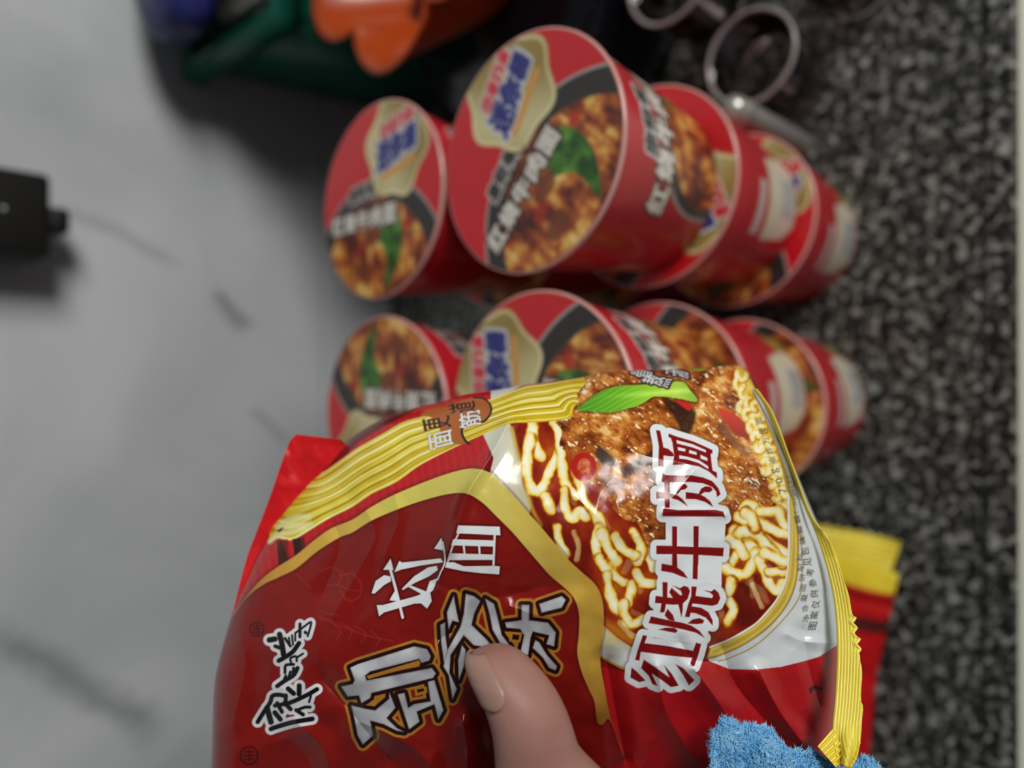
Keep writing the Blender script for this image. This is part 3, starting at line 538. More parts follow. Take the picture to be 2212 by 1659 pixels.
ND += [c8(q) for q in ([(632, 90), (687, 90), (690, 238), (760, 290), (808, 360), (735, 338), (640, 298), (510, 275), (515, 195), (632, 215)], [(868, 90), (925, 95), (915, 370), (862, 365)],
    [(395, 785), (560, 822), (750, 858), (850, 890), (940, 950), (997, 1027), (900, 968), (750, 930), (550, 890), (370, 860)], [(580, 700), (640, 770), (662, 840), (590, 822), (548, 772)], [(806, 866), (860, 820), (940, 805), (990, 828), (977, 864), (900, 872)], [(472, 936), (560, 912), (660, 915), (696, 945), (670, 970), (600, 958), (530, 942)],
    [(525, 400), (580, 405), (577, 572), (640, 580), (600, 515), (625, 465), (725, 550), (745, 545), (730, 500), (635, 438), (722, 470), (765, 443), (812, 458), (832, 500), (805, 590), (752, 640), (750, 720), (735, 795), (712, 690), (700, 652), (640, 655), (562, 648), (545, 740), (497, 740), (512, 640), (440, 635), (448, 555), (526, 566)],
    [(850, 450), (907, 455), (894, 556), (1080, 582), (1092, 552), (1060, 522), (982, 490), (1070, 507), (1105, 480), (1150, 518), (1172, 580), (1142, 648), (1080, 667), (862, 640), (850, 672), (960, 690), (1040, 740), (1086, 830), (1086, 890), (1010, 800), (900, 752), (842, 742), (825, 795), (775, 790), (812, 650), (846, 560)],
    [(305, 995), (352, 1005), (322, 1085), (560, 1115), (868, 1172), (900, 1080), (957, 1095), (930, 1200), (880, 1345), (828, 1335), (858, 1250), (560, 1220), (280, 1180), (265, 1282), (218, 1272), (245, 1170)],
    [(177, 1358), (232, 1400), (335, 1505), (260, 1522), (165, 1470)], [(315, 1270), (420, 1340), (605, 1472), (542, 1335), (622, 1420), (705, 1560), (620, 1577), (520, 1502), (400, 1420), (472, 1568), (410, 1542), (370, 1450), (285, 1365)], [(668, 1318), (760, 1370), (882, 1500), (820, 1558), (756, 1440)])]
MBODY = c7([(595, 190), (680, 222), (860, 275), (1000, 335), (1085, 375), (1080, 422), (1062, 408), (1078, 560), (1086, 602), (1132, 627), (1136, 692), (1040, 612), (930, 557), (800, 532), (640, 542), (655, 430), (635, 290), (618, 240), (590, 225)])
WIN = [c7(q) for q in ([(680, 262), (860, 308), (1010, 375), (1012, 402), (860, 345), (685, 300)], [(693, 340), (782, 360), (780, 392), (700, 378)], [(822, 372), (905, 398), (908, 430), (820, 408)], [(948, 425), (1025, 462), (1030, 498), (950, 470)], [(712, 432), (800, 448), (930, 485), (1035, 555), (1040, 590), (930, 520), (800, 480), (712, 470)])]
i, D = p.field(ND + [MBODY], m=30)
p.over(i, np.clip(1 - (D - 12) / 9, 0, 1) * .45 * (D > 10), (40, 20, 14)); p.over(i, np.clip(.5 - (D - 13.2) / 1.8, 0, 1), (222, 227, 230))
for q in (c7([(560, 1105), (1215, 1105), (1235, 1160), (1215, 1460), (560, 1450)]), c8([(470, 100), (1190, 110), (1185, 480), (470, 440)]), c8([(400, 820), (1060, 920), (940, 1110), (340, 1010)]), c7([(540, 540), (1120, 650), (1160, 800), (520, 680)]), c8([(260, 1150), (900, 1180), (860, 1480), (300, 1440)]), c7([(470, 300), (660, 300), (640, 560), (500, 540)]), c8([(420, 560), (1120, 600), (1080, 860), (420, 840)])):
    p.poly(q, (222, 227, 230), 1.6)
p.over(i, np.clip(.5 - D / 1.6, 0, 1), (128, 16, 16))
for q in WIN: p.poly(q, (222, 227, 230), 1.5)
# --- product name, upper line: white song-style characters
LA = [cA(q) for q in ([(1340, 1500), (1390, 1500), (1650, 1430), (1695, 1412), (1585, 1352), (1612, 1343), (1735, 1392), (1762, 1310), (1828, 1285), (1792, 1380), (1768, 1402), (1780, 1470), (1742, 1530), (1695, 1488), (1640, 1490), (1400, 1560), (1360, 1592)], [(1452, 1128), (1475, 1222), (1392, 1220)], [(1300, 1405), (1332, 1308), (1400, 1262), (1450, 1272), (1457, 1310), (1400, 1342), (1322, 1412)], [(1490, 1378), (1442, 1462), (1512, 1472)],
    [(1480, 1240), (1520, 1148), (1545, 1162), (1850, 1128), (1872, 1160), (1700, 1185), (1540, 1218)], [(1857, 962), (1873, 1065), (1798, 1052)], [(1540, 1372), (1640, 1270), (1750, 1200), (1820, 1188), (1828, 1222), (1760, 1272), (1650, 1322), (1550, 1382)])]
LAl = [(cA([(1445, 1200), (1500, 1400), (1548, 1600)]), 6), (cA([(1868, 1000), (1885, 1150), (1850, 1240), (1825, 1300)]), 3.4)]
LM = [cB(q) for q in ([(330, 1308), (662, 1318), (668, 1388), (315, 1372)], [(290, 1418), (622, 1428), (615, 1478), (275, 1468)], [(258, 1530), (612, 1540), (610, 1584), (245, 1586)])] + [cG([(420, 22), (480, 20), (560, 52), (800, 48), (848, 55), (842, 118), (700, 108), (560, 92), (412, 62)])]
LMl = [(cB([(622, 1380), (612, 1620)]), 5), (cB([(375, 1470), (382, 1535)]), 4.5), (cB([(498, 1475), (502, 1540)]), 4.5), (cB([(335, 1370), (285, 1480), (240, 1630)]), 4)]
i, D = p.field(LA + LM, LAl + LMl, m=14)
p.over(i, np.clip(1 - (D - 1) / 6, 0, 1) * .6, (58, 8, 8)); p.over(i, np.clip(.5 - D / 1.7, 0, 1), (224, 229, 231))
# --- product name, lower line: silver characters, dark and gold outlines
JI = [cF(q) for q in ([(1130, 860), (1190, 832), (1640, 690), (1740, 712), (1772, 770), (1760, 802), (1700, 822), (1680, 790), (1290, 890), (1248, 925), (1262, 962), (1780, 862), (1812, 905), (1790, 942), (1300, 1062), (1290, 1102), (1220, 1142), (1200, 1082), (1110, 1090), (1058, 1010), (1150, 990), (1165, 960)],
    [(1138, 1160), (1262, 1190), (1330, 1200), (1440, 1108), (1442, 1058), (1475, 1140), (1490, 1180), (1420, 1262), (1500, 1340), (1560, 1372), (1500, 1362), (1400, 1312), (1290, 1282), (1312, 1400), (1230, 1472), (1190, 1400), (1160, 1250)],
    [(1508, 1072), (1562, 1060), (1592, 1180), (1640, 1150), (1770, 1128), (1748, 972), (1800, 960), (1872, 1200), (1832, 1272), (1800, 1152), (1660, 1210), (1682, 1290), (1600, 1352), (1550, 1200)])]
SH = [cG(q) for q in ([(575, 270), (640, 290), (690, 330), (642, 430), (622, 520), (745, 640), (790, 700), (640, 682), (560, 602), (455, 760), (445, 900), (505, 1030), (470, 1112), (440, 920), (398, 850), (430, 720), (530, 540), (560, 430)], [(480, 285), (500, 400), (522, 500), (470, 485), (440, 560), (425, 420)], [(372, 520), (410, 500), (415, 620), (430, 720), (405, 830), (380, 660)], [(545, 680), (575, 720), (560, 850), (520, 960), (515, 800)],
    [(730, 310), (800, 352), (832, 470), (862, 600), (935, 695), (850, 665), (790, 560), (762, 420)], [(1020, 360), (1082, 360), (1080, 482), (1230, 502), (1292, 580), (1280, 692), (1218, 672), (1240, 602), (1110, 572), (1092, 622), (1072, 762), (1010, 742), (1040, 602), (1010, 552), (900, 542), (888, 500), (1020, 482)], [(1160, 352), (1340, 290), (1372, 320), (1340, 382), (1180, 422)], [(1130, 640), (1162, 660), (1222, 760), (1302, 850), (1290, 882), (1240, 862), (1190, 780), (1108, 702)])]
for G_ in (JI, SH):
    i, D = p.field(G_, m=26)
    p.over(i, np.clip(.5 - (D - 14) / 1.8, 0, 1), (172, 118, 40)); p.over(i, np.clip(.5 - (D - 8) / 2, 0, 1), (38, 12, 12))
    p.over(i, np.clip(.5 - D / 1.8, 0, 1), mix((196, 200, 203), (150, 150, 156), fbm(p.x[i], p.y[i], 40, 2, 14) * 1.6 - .4 + np.clip(D + 5, 0, 5) * .08))
for q in (cF([(1262, 925), (1680, 800), (1690, 835), (1275, 950)]), cF([(1640, 1030), (1740, 1010), (1745, 1060), (1650, 1090)]), cF([(1290, 1130), (1400, 1080), (1330, 1165)]), cG([(925, 575), (1025, 580), (1010, 660), (920, 650)])): p.poly(q, (172, 118, 40), 1.8)
p.poly(cF([(1660, 1035), (1715, 1025), (1718, 1045), (1668, 1060)]), (38, 12, 12), 1.6); p.poly(cG([(950, 595), (1005, 600), (995, 640), (945, 635)]), (38, 12, 12), 1.6)
# --- brush logo
LG = [([(150, 1510), (200, 1490), (420, 1425), (680, 1380)], 46), ([(-20, 1420), (60, 1290), (140, 1170), (170, 1085), (260, 1072), (340, 1090)], 42), ([(100, 1240), (150, 1420)], 56), ([(200, 1300), (270, 1385)], 48), ([(230, 1180), (290, 1290)], 40), ([(340, 1080), (325, 1180), (200, 1210)], 40), ([(330, 1180), (400, 1255)], 44), ([(330, 1195), (450, 1150), (620, 1070), (740, 1000)], 42), ([(638, 1165), (662, 1080)], 22), ([(370, 995), (440, 1055)], 48), ([(512, 955), (510, 1065)], 48), ([(480, 1270), (580, 1232), (650, 1230)], 30), ([(472, 1268), (560, 1325)], 38),
    ([(230, 960), (330, 890), (440, 820), (490, 730)], 42), ([(310, 900), (340, 830)], 28), ([(370, 870), (400, 780)], 28), ([(430, 830), (440, 730)], 28), ([(330, 790), (340, 695), (440, 682)], 28), ([(410, 670), (400, 605), (470, 580), (480, 640)], 22), ([(480, 595), (560, 545)], 20),
    ([(130, 370), (200, 358)], 54), ([(260, 300), (290, 420), (312, 560)], 54), ([(205, 450), (260, 470)], 38), ([(250, 635), (330, 590), (430, 520), (510, 410)], 44), ([(330, 350), (400, 450)], 28), ([(380, 340), (392, 440)], 20), ([(420, 310), (432, 430)], 20), ([(460, 280), (462, 380)], 18), ([(522, 165), (520, 330)], 30), ([(470, 275), (560, 210), (660, 140), (650, 220), (620, 320)], 20), ([(588, 270), (600, 282)], 30)]
LG = [(cL(a_), 1.3 * b_ / 5.925) for a_, b_ in LG]
i, D = p.field([], LG, m=14); p.over(i, np.clip(.5 - (D - 7.6) / 1.8, 0, 1), (214, 216, 218)); p.over(i, np.clip(.5 - D / 1.8, 0, 1), (18, 14, 18))
# small round seals
for cx_, cy_, r_ in ((555, 1359, 15), (538, 1632, 19)):
    t = np.linspace(0, 2 * math.pi, 40, endpoint=False); p.line([(cx_ + r_ * math.cos(q), cy_ + r_ * math.sin(q)) for q in np.append(t, 0)], 3, (52, 14, 12), 1.6)
    for k in (-1, 0, 1): p.line([(cx_ - .55 * r_, cy_ + k * r_ * .42), (cx_ + .55 * r_, cy_ + k * r_ * .42)], 2.4, (52, 14, 12), 1.5, smooth=False)
    p.line([(cx_, cy_ - .7 * r_), (cx_ + 2, cy_ + .7 * r_)], 2.2, (52, 14, 12), 1.5, smooth=False)
# --- orange badge on the noodle bundle
p.poly(cK([(300, 650), (420, 500), (700, 450), (950, 400), (1500, 215), (1750, 215), (1900, 280), (2000, 420), (1990, 600), (1880, 740), (1780, 790), (1300, 955), (1310, 1050), (1380, 1260), (1400, 1310), (1230, 1330), (1000, 1290), (820, 1150), (760, 900), (690, 740), (500, 655)]), (172, 96, 42), 1.8)
p.line(cK([(1600, 210), (1760, 212), (1900, 280), (2000, 430), (1980, 600), (1880, 740), (1790, 795)]), 4, (44, 22, 14), 1.6); p.line(cK([(1310, 960), (1300, 1050), (1350, 1180), (1400, 1255), (1470, 1310)]), 5, (44, 22, 14), 1.6)
for ch, c_, ex, ey, cl, o_ in (('面', (952, 949), (-5, -34), (-50, 12), (224, 228, 230), (60, 30, 18)), ('更', (944, 914), (-5, -26), (-58, 10), (64, 30, 24), (196, 150, 120)), ('筋', (1015, 906), (-4, -34), (-46, 12), (224, 228, 230), (60, 30, 18)), ('道', (998, 880), (-4, -22), (-58, 8), (64, 30, 24), (196, 150, 120))):
    p.stamp(ch, c_, ex, ey, o_, grow=1.6, soft=1.4, alpha=.6); p.stamp(ch, c_, ex, ey, cl, grow=.7, soft=1.4)
# --- leaf
lf = cr([(1247, 880), (1261, 872), (1293, 848), (1334, 834), (1388, 831), (1440, 826), (1475, 825), (1490, 842), (1505, 860), (1502, 868), (1466, 861), (1436, 857), (1412, 857), (1403, 862), (1390, 870), (1374, 878), (1349, 884), (1320, 891), (1280, 889), (1250, 886), (1247, 880)], 4)
def leafcol(x, y, d):
    c = ramp((x - 1245) / 255, [(0, (74, 150, 34)), (.35, (104, 176, 40)), (.6, (150, 204, 54)), (.85, (178, 214, 76)), (1, (140, 190, 60))])
    q = np.abs(y - (858 - (x - 1300) * .08)); c = c + (np.clip(1 - q / 9, 0, 1) * np.clip((x - 1290) / 100, 0, 1) * 34)[:, None]
    ve = np.clip(np.sin((y + .42 * x + 6 * np.sin(x / 30)) * .55) - .55, 0, 1) * np.clip((1420 - x) / 80, 0, 1); return np.clip(c + ve[:, None] * np.array((60, 40, 40)) * 1.2, 0, 255)
i, d = p.sdp(lf, 8); p.over(i, np.clip(1 - d / 7, 0, 1) * .55 * (d > 0), (46, 18, 10)); p.poly(lf, leafcol, 1.8)
# --- slogan by the leaf
SL = [('骨', (1386, 806), (5, -16), (-44, -9)), ('汤', (1462, 806), (-2, -14), (-52, -12)), ('熬', (1418, 822), (10, -18), (-60, -14)), ('香', (1474, 812), (4, -8), (-30, -8))]
sl_f = [p.glyphf(ch, c_, ex, ey, 8) for ch, c_, ex, ey in SL[:3]]
for i, d in sl_f: p.over(i, np.clip(.5 - (d - 4.2) / 1.6, 0, 1), (44, 24, 18))
for i, d in sl_f: p.over(i, np.clip(.5 - (d - .5) / 1.3, 0, 1), (216, 220, 222))
p.poly([(1478, 794), (1500, 791), (1524, 793), (1522, 800), (1504, 802), (1488, 798)], (150, 150, 50), 2, smooth=True)
# --- small print on the silver edge
for k, ch in enumerate('70g油炸方便面'):
    a_ = (1690 - k * 7.2, 1060 - k * 21.5); p.stamp(ch, a_, (-4, -14 if k > 2 else -10), (-15, 4), (70, 60, 36), grow=.1, soft=1.2, alpha=.85)
for k, ch in enumerate('图案仅供参考见包装背面'):
    a_ = (1762 - abs(k - 2) * 3.2 - (k > 4) * (k - 4) * 2.4, 1352 - k * 23); p.stamp(ch, a_, (5 - k, -17), (-17, 0) if k < 8 else (-11, 3), (58, 58, 58), grow=.2, soft=1.2, alpha=.9)
for k, ch in enumerate('净含量面饼配料'):
    a_ = (1741 - k * 2.2, 1336 - k * 22); p.stamp(ch, a_, (4, -16), (-13, -1), (84, 84, 84), grow=.2, soft=1.2, alpha=.8)
for k, ch in enumerate('INSTANT NOODLES'):
    if ch != ' ': p.stamp(ch, (1733 - k * 2.1, 1165 - k * 9.6), (-1.5, -6), (-9, 2), (92, 88, 80), grow=.1, soft=1.2, alpha=.8)
# --- crushed red lower right
p.poly([(1532, 1428), (1577, 1446), (1632, 1447), (1687, 1441), (1732, 1430), (1770, 1419), (1814, 1390), (1830, 1500), (1830, 1870), (1340, 1870), (1350, 1640), (1318, 1550), (1300, 1440), (1350, 1452)], (172, 22, 28), 2)
p.poly([(1747, 1487), (1760, 1480), (1776, 1488), (1772, 1491), (1758, 1490), (1750, 1500)], (70, 24, 34), 2, smooth=True)
i, D = p.field(ND[-4:], m=30); p.over(i, np.clip(.5 - (D - 13.2) / 1.8, 0, 1), (222, 227, 230)); p.poly(c8([(260, 1150), (900, 1180), (860, 1480), (300, 1440)]), (222, 227, 230), 1.6); p.over(i, np.clip(.5 - D / 1.6, 0, 1), (128, 16, 16))

FILM = mat('glossy_printed_film', rough=.2, spec=.38, attr='print', bump=(260, .12, .0006), coat=.06)
FILMR = mat('red_printed_film', (178, 20, 26), .28, noise=(60, (150, 16, 22)), bump=(220, .4, .0008))
base = W(1150, 1450, np.array(.23)); pk = empty('noodle_packet', tuple(base)); tag(pk, 'red instant noodle packet with bowl picture and yellow end seal, held by the thumb', 'noodle packet')
link('front_film', npmesh('front_film', fv - base, f[:, ::-1], p.linear()), FILM, pk)
x, y, f = outline_grid(9.); dist = segd(x, y, OA, OB); t = np.clip(dist / 260, 0, 1)
bd = tps(TP, x, y) * .25 + .2275 * .75 + .0125 + .016 * np.sqrt(1 - (1 - t) ** 2 + 1e-9)
edge_d = depth_front(x, y, np.zeros(len(x))); kk = np.clip(dist / 60, 0, 1); bd = edge_d * (1 - kk) + np.maximum(bd, edge_d + .001) * kk
o = link('back_film', npmesh('back_film', W(x, y, bd) - base, f), FILMR, pk)
# red flap of the far end seal, with shallow crimp ridges
FL = np.array([(640, 938), (721, 946), (748, 962), (770, 1010), (690, 1090), (640, 1150), (600, 1200), (560, 1270), (512, 1345), (492, 1350), (531, 1212), (553, 1152), (585, 1068), (607, 1003), (626, 954)], float)
L1 = cr([(640, 938), (626, 954), (607, 1003), (585, 1068), (553, 1152), (531, 1212), (497, 1345)], 10); L2 = cr([(738, 950), (752, 972), (745, 1020), (700, 1080), (640, 1160), (590, 1230), (520, 1350)], 10)
nv = 24; tt = np.linspace(0, 1, nv); G = L1[:, None] * (1 - tt)[None, :, None] + L2[:, None] * tt[None, :, None]
gd = .2405 + .0035 * (1 - tt)[None, :] + .003 * (fbm(G[..., 0].ravel(), G[..., 1].ravel(), 50, 3, 5).reshape(G.shape[:2]) - .5) - .008 * np.clip((G[..., 1] - 1180) / 170, 0, 1)
REDF = mat('bright_red_film', (206, 22, 28), .35, bump=(300, .4, .0008))
v_ = W(G[..., 0], G[..., 1], gd).reshape(-1, 3) - base
link('end_seal', npmesh('end_seal', v_, gridfaces(len(L1), nv)), REDF, pk)['label'] = 'flat red end seal'
# yellow crimped seal with serrated edge
SL_ = cr([(1628, 838), (1660, 890), (1701, 1002), (1734, 1081), (1774, 1187), (1800, 1290), (1808, 1390), (1804, 1500), (1798, 1570), (1800, 1600), (1812, 1650)], 14)
SR_ = cr([(1636, 840), (1672, 895), (1712, 1002), (1752, 1108), (1786, 1158), (1812, 1215), (1836, 1305), (1848, 1355), (1858, 1420), (1860, 1500), (1862, 1560), (1854, 1628), (1838, 1660)], 14)
def resample(q, n):
    s = np.concatenate([[0], np.cumsum(np.hypot(*np.diff(q, axis=0).T))]); u = np.linspace(0, s[-1], n); return np.stack([np.interp(u, s, q[:, 0]), np.interp(u, s, q[:, 1])], -1)
nu, nv = 420, 110; a_ = resample(SL_, nu); b_ = resample(SR_, nu); tt = np.linspace(0, 1, nv)
ex_ = np.zeros(nu); yy_ = b_[:, 1]
saw = np.where((yy_ > 1330), np.abs(((yy_ - 1334) / 23) % 1 - .5) * 2, .5); amp = np.where((yy_ > 1330) & (yy_ < 1412), 12, 0); ex_ = (saw - .5) * amp
G = a_[:, None] * (1 - tt)[None, :, None] + b_[:, None] * tt[None, :, None]
G[..., 0] += ex_[:, None] * np.clip((tt - .72) / .28, 0, 1)[None]
wpx = np.hypot(*(b_ - a_).T)[:, None]
sd0 = np.interp(a_[:, 1], [838, 1000, 1200, 1390, 1560, 1650], [.2320, .2270, .2215, .2125, .2040, .1985])[:, None]
gd = sd0 - .003 * tt[None] + .00017 * np.sin(tt[None] * wpx / 6.6 * 2 * math.pi) * np.clip(wpx / 30, 0, 1) + .002 * np.clip((a_[:, 1:2] - 1560) / 90, 0, 1) * np.sin(tt[None] * 9)
YEL = mat('yellow_crimped_film', (236, 218, 84), .32, noise=(90, (226, 204, 62)), coat=.1)
v1 = W(G[..., 0], G[..., 1], gd).reshape(-1, 3) - base; ys = link('end_seal', npmesh('end_seal', v1, gridfaces(nu, nv)[:, ::-1]), YEL, pk); ys['label'] = 'yellow crimped serrated end seal'
md = ys.modifiers.new('thickness', 'SOLIDIFY'); md.thickness = .0004
# turned-over corner of the yellow seal
q0 = np.array([(1801, 1572), (1766, 1612)], float); q1 = np.array([(1836, 1640), (1806, 1658)], float); a_ = np.linspace(0, 1, 30); b_ = np.linspace(0, 1, 40)
G = (q0[0] * (1 - a_)[:, None] + q0[1] * a_[:, None])[:, None] * (1 - b_)[None, :, None] + (q1[0] * (1 - a_)[:, None] + q1[1] * a_[:, None])[:, None] * b_[None, :, None]
gd = .2025 - .003 * b_[None, :] + .0006 * np.sin(b_ * 38)[None, :] - .002 * a_[:, None]
cn = link('seal_corner', npmesh('seal_corner', W(G[..., 0], G[..., 1], gd).reshape(-1, 3) - base, gridfaces(30, 40)), YEL, ys)

# ------------------------------------------------------------------ second packet lying on the counter
def lying_packet(loc, rz, sx, sy, h):
    e = empty('noodle_packet', loc, rz); tag(e, 'red noodle packet lying on the granite counter behind the held packet', 'noodle packet')
    n1, n2 = 140, 110; u = np.linspace(-1, 1, n1); v = np.linspace(-1, 1, n2); UU, VV = np.meshgrid(u, v, indexing='ij')
    prof = (np.clip(1 - np.abs(UU) ** 3.2, 0, 1) ** .55) * (np.clip(1 - np.abs(VV) ** 3.0, 0, 1) ** .5)
    nz = (fbm((UU * 300).ravel(), (VV * 300).ravel(), 90, 4, 61).reshape(UU.shape) - .5)
    xs = UU * sx; ys_ = VV * sy * (1 - .06 * (1 - np.abs(UU)))
    def pc(top):
        P_ = Paint((UU * 100).ravel(), (VV * 100).ravel(), (186, 18, 24))
        P_.poly([(-200, -12), (200, -22), (200, -6), (-200, 4)], (84, 30, 24), 2); P_.poly([(44, -130), (56, -130), (60, 130), (48, 130)], (74, 26, 22), 3); P_.poly([(62, -120), (100, -120), (100, 120), (70, 120)], (200, 34, 30), 3); P_.poly([(80, -200), (130, -200), (130, 200), (86, 200)], (222, 196, 52), 2); P_.poly([(70, -200), (80, -200), (80, 200), (72, 200)], (150, 16, 18), 2)
        return P_.linear()
    zt = h * .5 + prof * h * .5 * (1 + .5 * nz) + .006 * nz * prof; zb = h * .5 - prof * h * .47
    link('front_film', npmesh('front_film', np.stack([xs, ys_, zt], -1).reshape(-1, 3), gridfaces(n1, n2), pc(1)), FILM, e)
    link('back_film', npmesh('back_film', np.stack([xs, ys_, np.maximum(zb, .0006)], -1).reshape(-1, 3), gridfaces(n1, n2)[:, ::-1]), FILMR, e)
    for s in (1, -1):
        a_ = np.linspace(0, 1, 26); b_ = np.linspace(-1, 1, 90); A2, B2 = np.meshgrid(a_, b_, indexing='ij')
        xx = s * (sx * .985 + A2 * .017 + .0016 * (A2 > .97) * (np.arange(90) % 4 < 2)[None]); yy = B2 * sy * .94; zz_ = h * .5 + .0006 * np.sin(A2 * 34) + A2 * .012 * np.sin(B2 * 3 + s) + .002
        q = link('end_seal', npmesh('end_seal', np.stack([xx, yy, zz_], -1).reshape(-1, 3), gridfaces(26, 90)), YEL, e)
    return e
lying_packet((-.168, .226, 0), math.radians(-8), .066, .068, .042)

# ------------------------------------------------------------------ hand
SKIN = mat('skin', (160, 120, 108), .5, spec=.35, sss=.12, noise=(70, (152, 104, 95)), bump=(900, .25, .0003))
NAIL = mat('nail', (152, 118, 104), .34, spec=.4, coat=.1, noise=(40, (160, 126, 112)))
def loft(secs, n=28, flat=.86):
    """secs: (Lx,Ly,Rx,Ry,depth_centre[,depth_radius_factor]) outline pairs in view coordinates -> world sections"""
    out = []
    for s in secs:
        a = W(s[0], s[1], np.array(s[4])); b = W(s[2], s[3], np.array(s[4])); c = (a + b) / 2; h = (b - a) / 2; k = s[5] if len(s) > 5 else flat
        t = np.arange(n) / n * 2 * math.pi
        out.append(c + np.cos(t)[:, None] * h - np.sin(t)[:, None] * FWD * np.linalg.norm(h) * k)
    return np.array(out)
def loftmesh(R):
    m_, n_ = R.shape[:2]; bm = bmesh.new(); vs = [[bm.verts.new(q) for q in r] for r in R]
    for i in range(m_ - 1):
        for j in range(n_): bm.faces.new((vs[i][j], vs[i][(j + 1) % n_], vs[i + 1][(j + 1) % n_], vs[i + 1][j]))
    bm.faces.new(vs[0][::-1]); bm.faces.new(vs[-1]); bmesh.ops.recalc_face_normals(bm, faces=bm.faces[:]); return bm
TH = [(1036, 1399, 1052, 1394, .1925, .7), (1021, 1404, 1078, 1391, .1918), (1012, 1413, 1104, 1396, .1908), (1009, 1426, 1132, 1411, .1900), (1013, 1446, 1160, 1438, .1888), (1021, 1470, 1186, 1468, .1877), (1034, 1500, 1208, 1500, .1866), (1048, 1535, 1227, 1540, .1858), (1060, 1575, 1241, 1580, .1856), (1066, 1610, 1250, 1612, .1860), (1068, 1640, 1266, 1632, .1868), (1070, 1672, 1296, 1662, .188, .84), (1070, 1710, 1330, 1695, .191, .82), (1060, 1770, 1370, 1745, .196, .78), (1040, 1860, 1400, 1820, .205, .7)]
thumb = loft(TH)
parts = [loftmesh(thumb)]
def finger(pts, rad, n=16):
    q = cr(pts, 6); r = np.interp(np.linspace(0, 1, len(q)), np.linspace(0, 1, len(rad)), rad); R = []
    for k in range(len(q)):
        tg = q[min(k + 1, len(q) - 1)] - q[max(k - 1, 0)]; tg /= np.linalg.norm(tg); a = np.cross(tg, FWD); a /= np.linalg.norm(a); b = np.cross(tg, a); t = np.arange(n) / n * 2 * math.pi
        R.append(q[k] + r[k] * (np.cos(t)[:, None] * a + np.sin(t)[:, None] * b))
    return loftmesh(np.array(R))
wp = lambda x, y, d: W(x, y, np.array(d))
palm = W(1240, 2130, np.array(.236))
for (x1, y1, x2, y2, x3, y3) in ((1010, 1820, 930, 1640, 960, 1500), (1110, 1800, 1090, 1580, 1120, 1420), (1210, 1810, 1240, 1600, 1270, 1450), (1300, 1850, 1370, 1690, 1400, 1570)):
    parts.append(finger([wp((x1 + 1240) / 2, 2040, .25), wp(x1, y1, .2655), wp(x2, y2, .2665), wp(x3, y3, .2645), wp(x3 + 8, y3 - 30, .2635)], [.0115, .0105, .0092, .0082, .0045]))
PL = [(1050, 1860, 1420, 1850, .222, .55), (1000, 1950, 1440, 1930, .237, .42), (1000, 2090, 1440, 2070, .243, .38), (1060, 2260, 1400, 2250, .243, .5), (1090, 2400, 1380, 2400, .246, .7), (1080, 2600, 1400, 2600, .25, .8)]
parts.append(loftmesh(loft(PL)))
bm = bmesh.new()
for b_ in parts:
    me_ = frommb('t', b_); bm.from_mesh(me_); bpy.data.meshes.remove(me_)
me_ = frommb('hand', bm); tmp = bpy.data.objects.new('tmp', me_); COL.objects.link(tmp)
r = tmp.modifiers.new('r', 'REMESH'); r.mode = 'VOXEL'; r.voxel_size = .0011
s_ = tmp.modifiers.new('s', 'SMOOTH'); s_.factor = .5; s_.iterations = 6
hm = bpy.data.meshes.new_from_object(tmp.evaluated_get(bpy.context.evaluated_depsgraph_get())); hm.name = 'hand'; bpy.data.objects.remove(tmp)
co = np.empty(len(hm.vertices) * 3, np.float32); hm.vertices.foreach_get('co', co); co = co.reshape(-1, 3); hb = palm
hm.vertices.foreach_set('co', (co - hb).astype(np.float32).ravel()); hm.materials.clear()
hand = empty('hand', tuple(hb)); tag(hand, 'left hand gripping the red noodle packet, thumb in front', 'hand')
link('palm', hm, SKIN, hand)
# thumb nail: slightly raised plate on the left flank of the tip
ks = np.linspace(0, 1, 22); ph = np.linspace(0, 1, 18); NP = []
TS = np.array(TH, dtype=object)
def tsec(s, phi, grow):
    """point on the thumb loft at fractional section s, angle phi"""
    i0 = int(min(math.floor(s), len(thumb) - 2)); fr = s - i0; n = thumb.shape[1]; u = (phi / (2 * math.pi) * n) % n; j = int(u); g = u - j
    q = lambda R: R[j % n] * (1 - g) + R[(j + 1) % n] * g
    P_ = q(thumb[i0]) * (1 - fr) + q(thumb[i0 + 1]) * fr; c = thumb[i0].mean(0) * (1 - fr) + thumb[i0 + 1].mean(0) * fr
    d_ = P_ - c; return P_ + d_ / np.linalg.norm(d_) * grow
for a_ in ks:
    for b_ in ph:
        w_ = math.sqrt(max(.02, 1 - max(0, (a_ - .62) / .40) ** 2))
        phi = math.radians(151 + (b_ - .5) * 2 * 55 * w_)
        NP.append(tsec(1.45 + a_ * 5.0, phi, .00012 + .0004 * (1 - (2 * b_ - 1) ** 4) * (1 - .8 * a_ ** 3)))
NP = np.array(NP); tipd = W(1004, 1412, np.array(.191)) - NP[:18].mean(0)
for j in range(18): NP[j] += tipd * .10 * (1 - abs(2 * ph[j] - 1))
nl = link('thumb_nail', npmesh('thumb_nail', NP - hb, gridfaces(22, 18)), NAIL, hand); sm = nl.modifiers.new('thickness', 'SOLIDIFY'); sm.thickness = .0006; sm.offset = 0

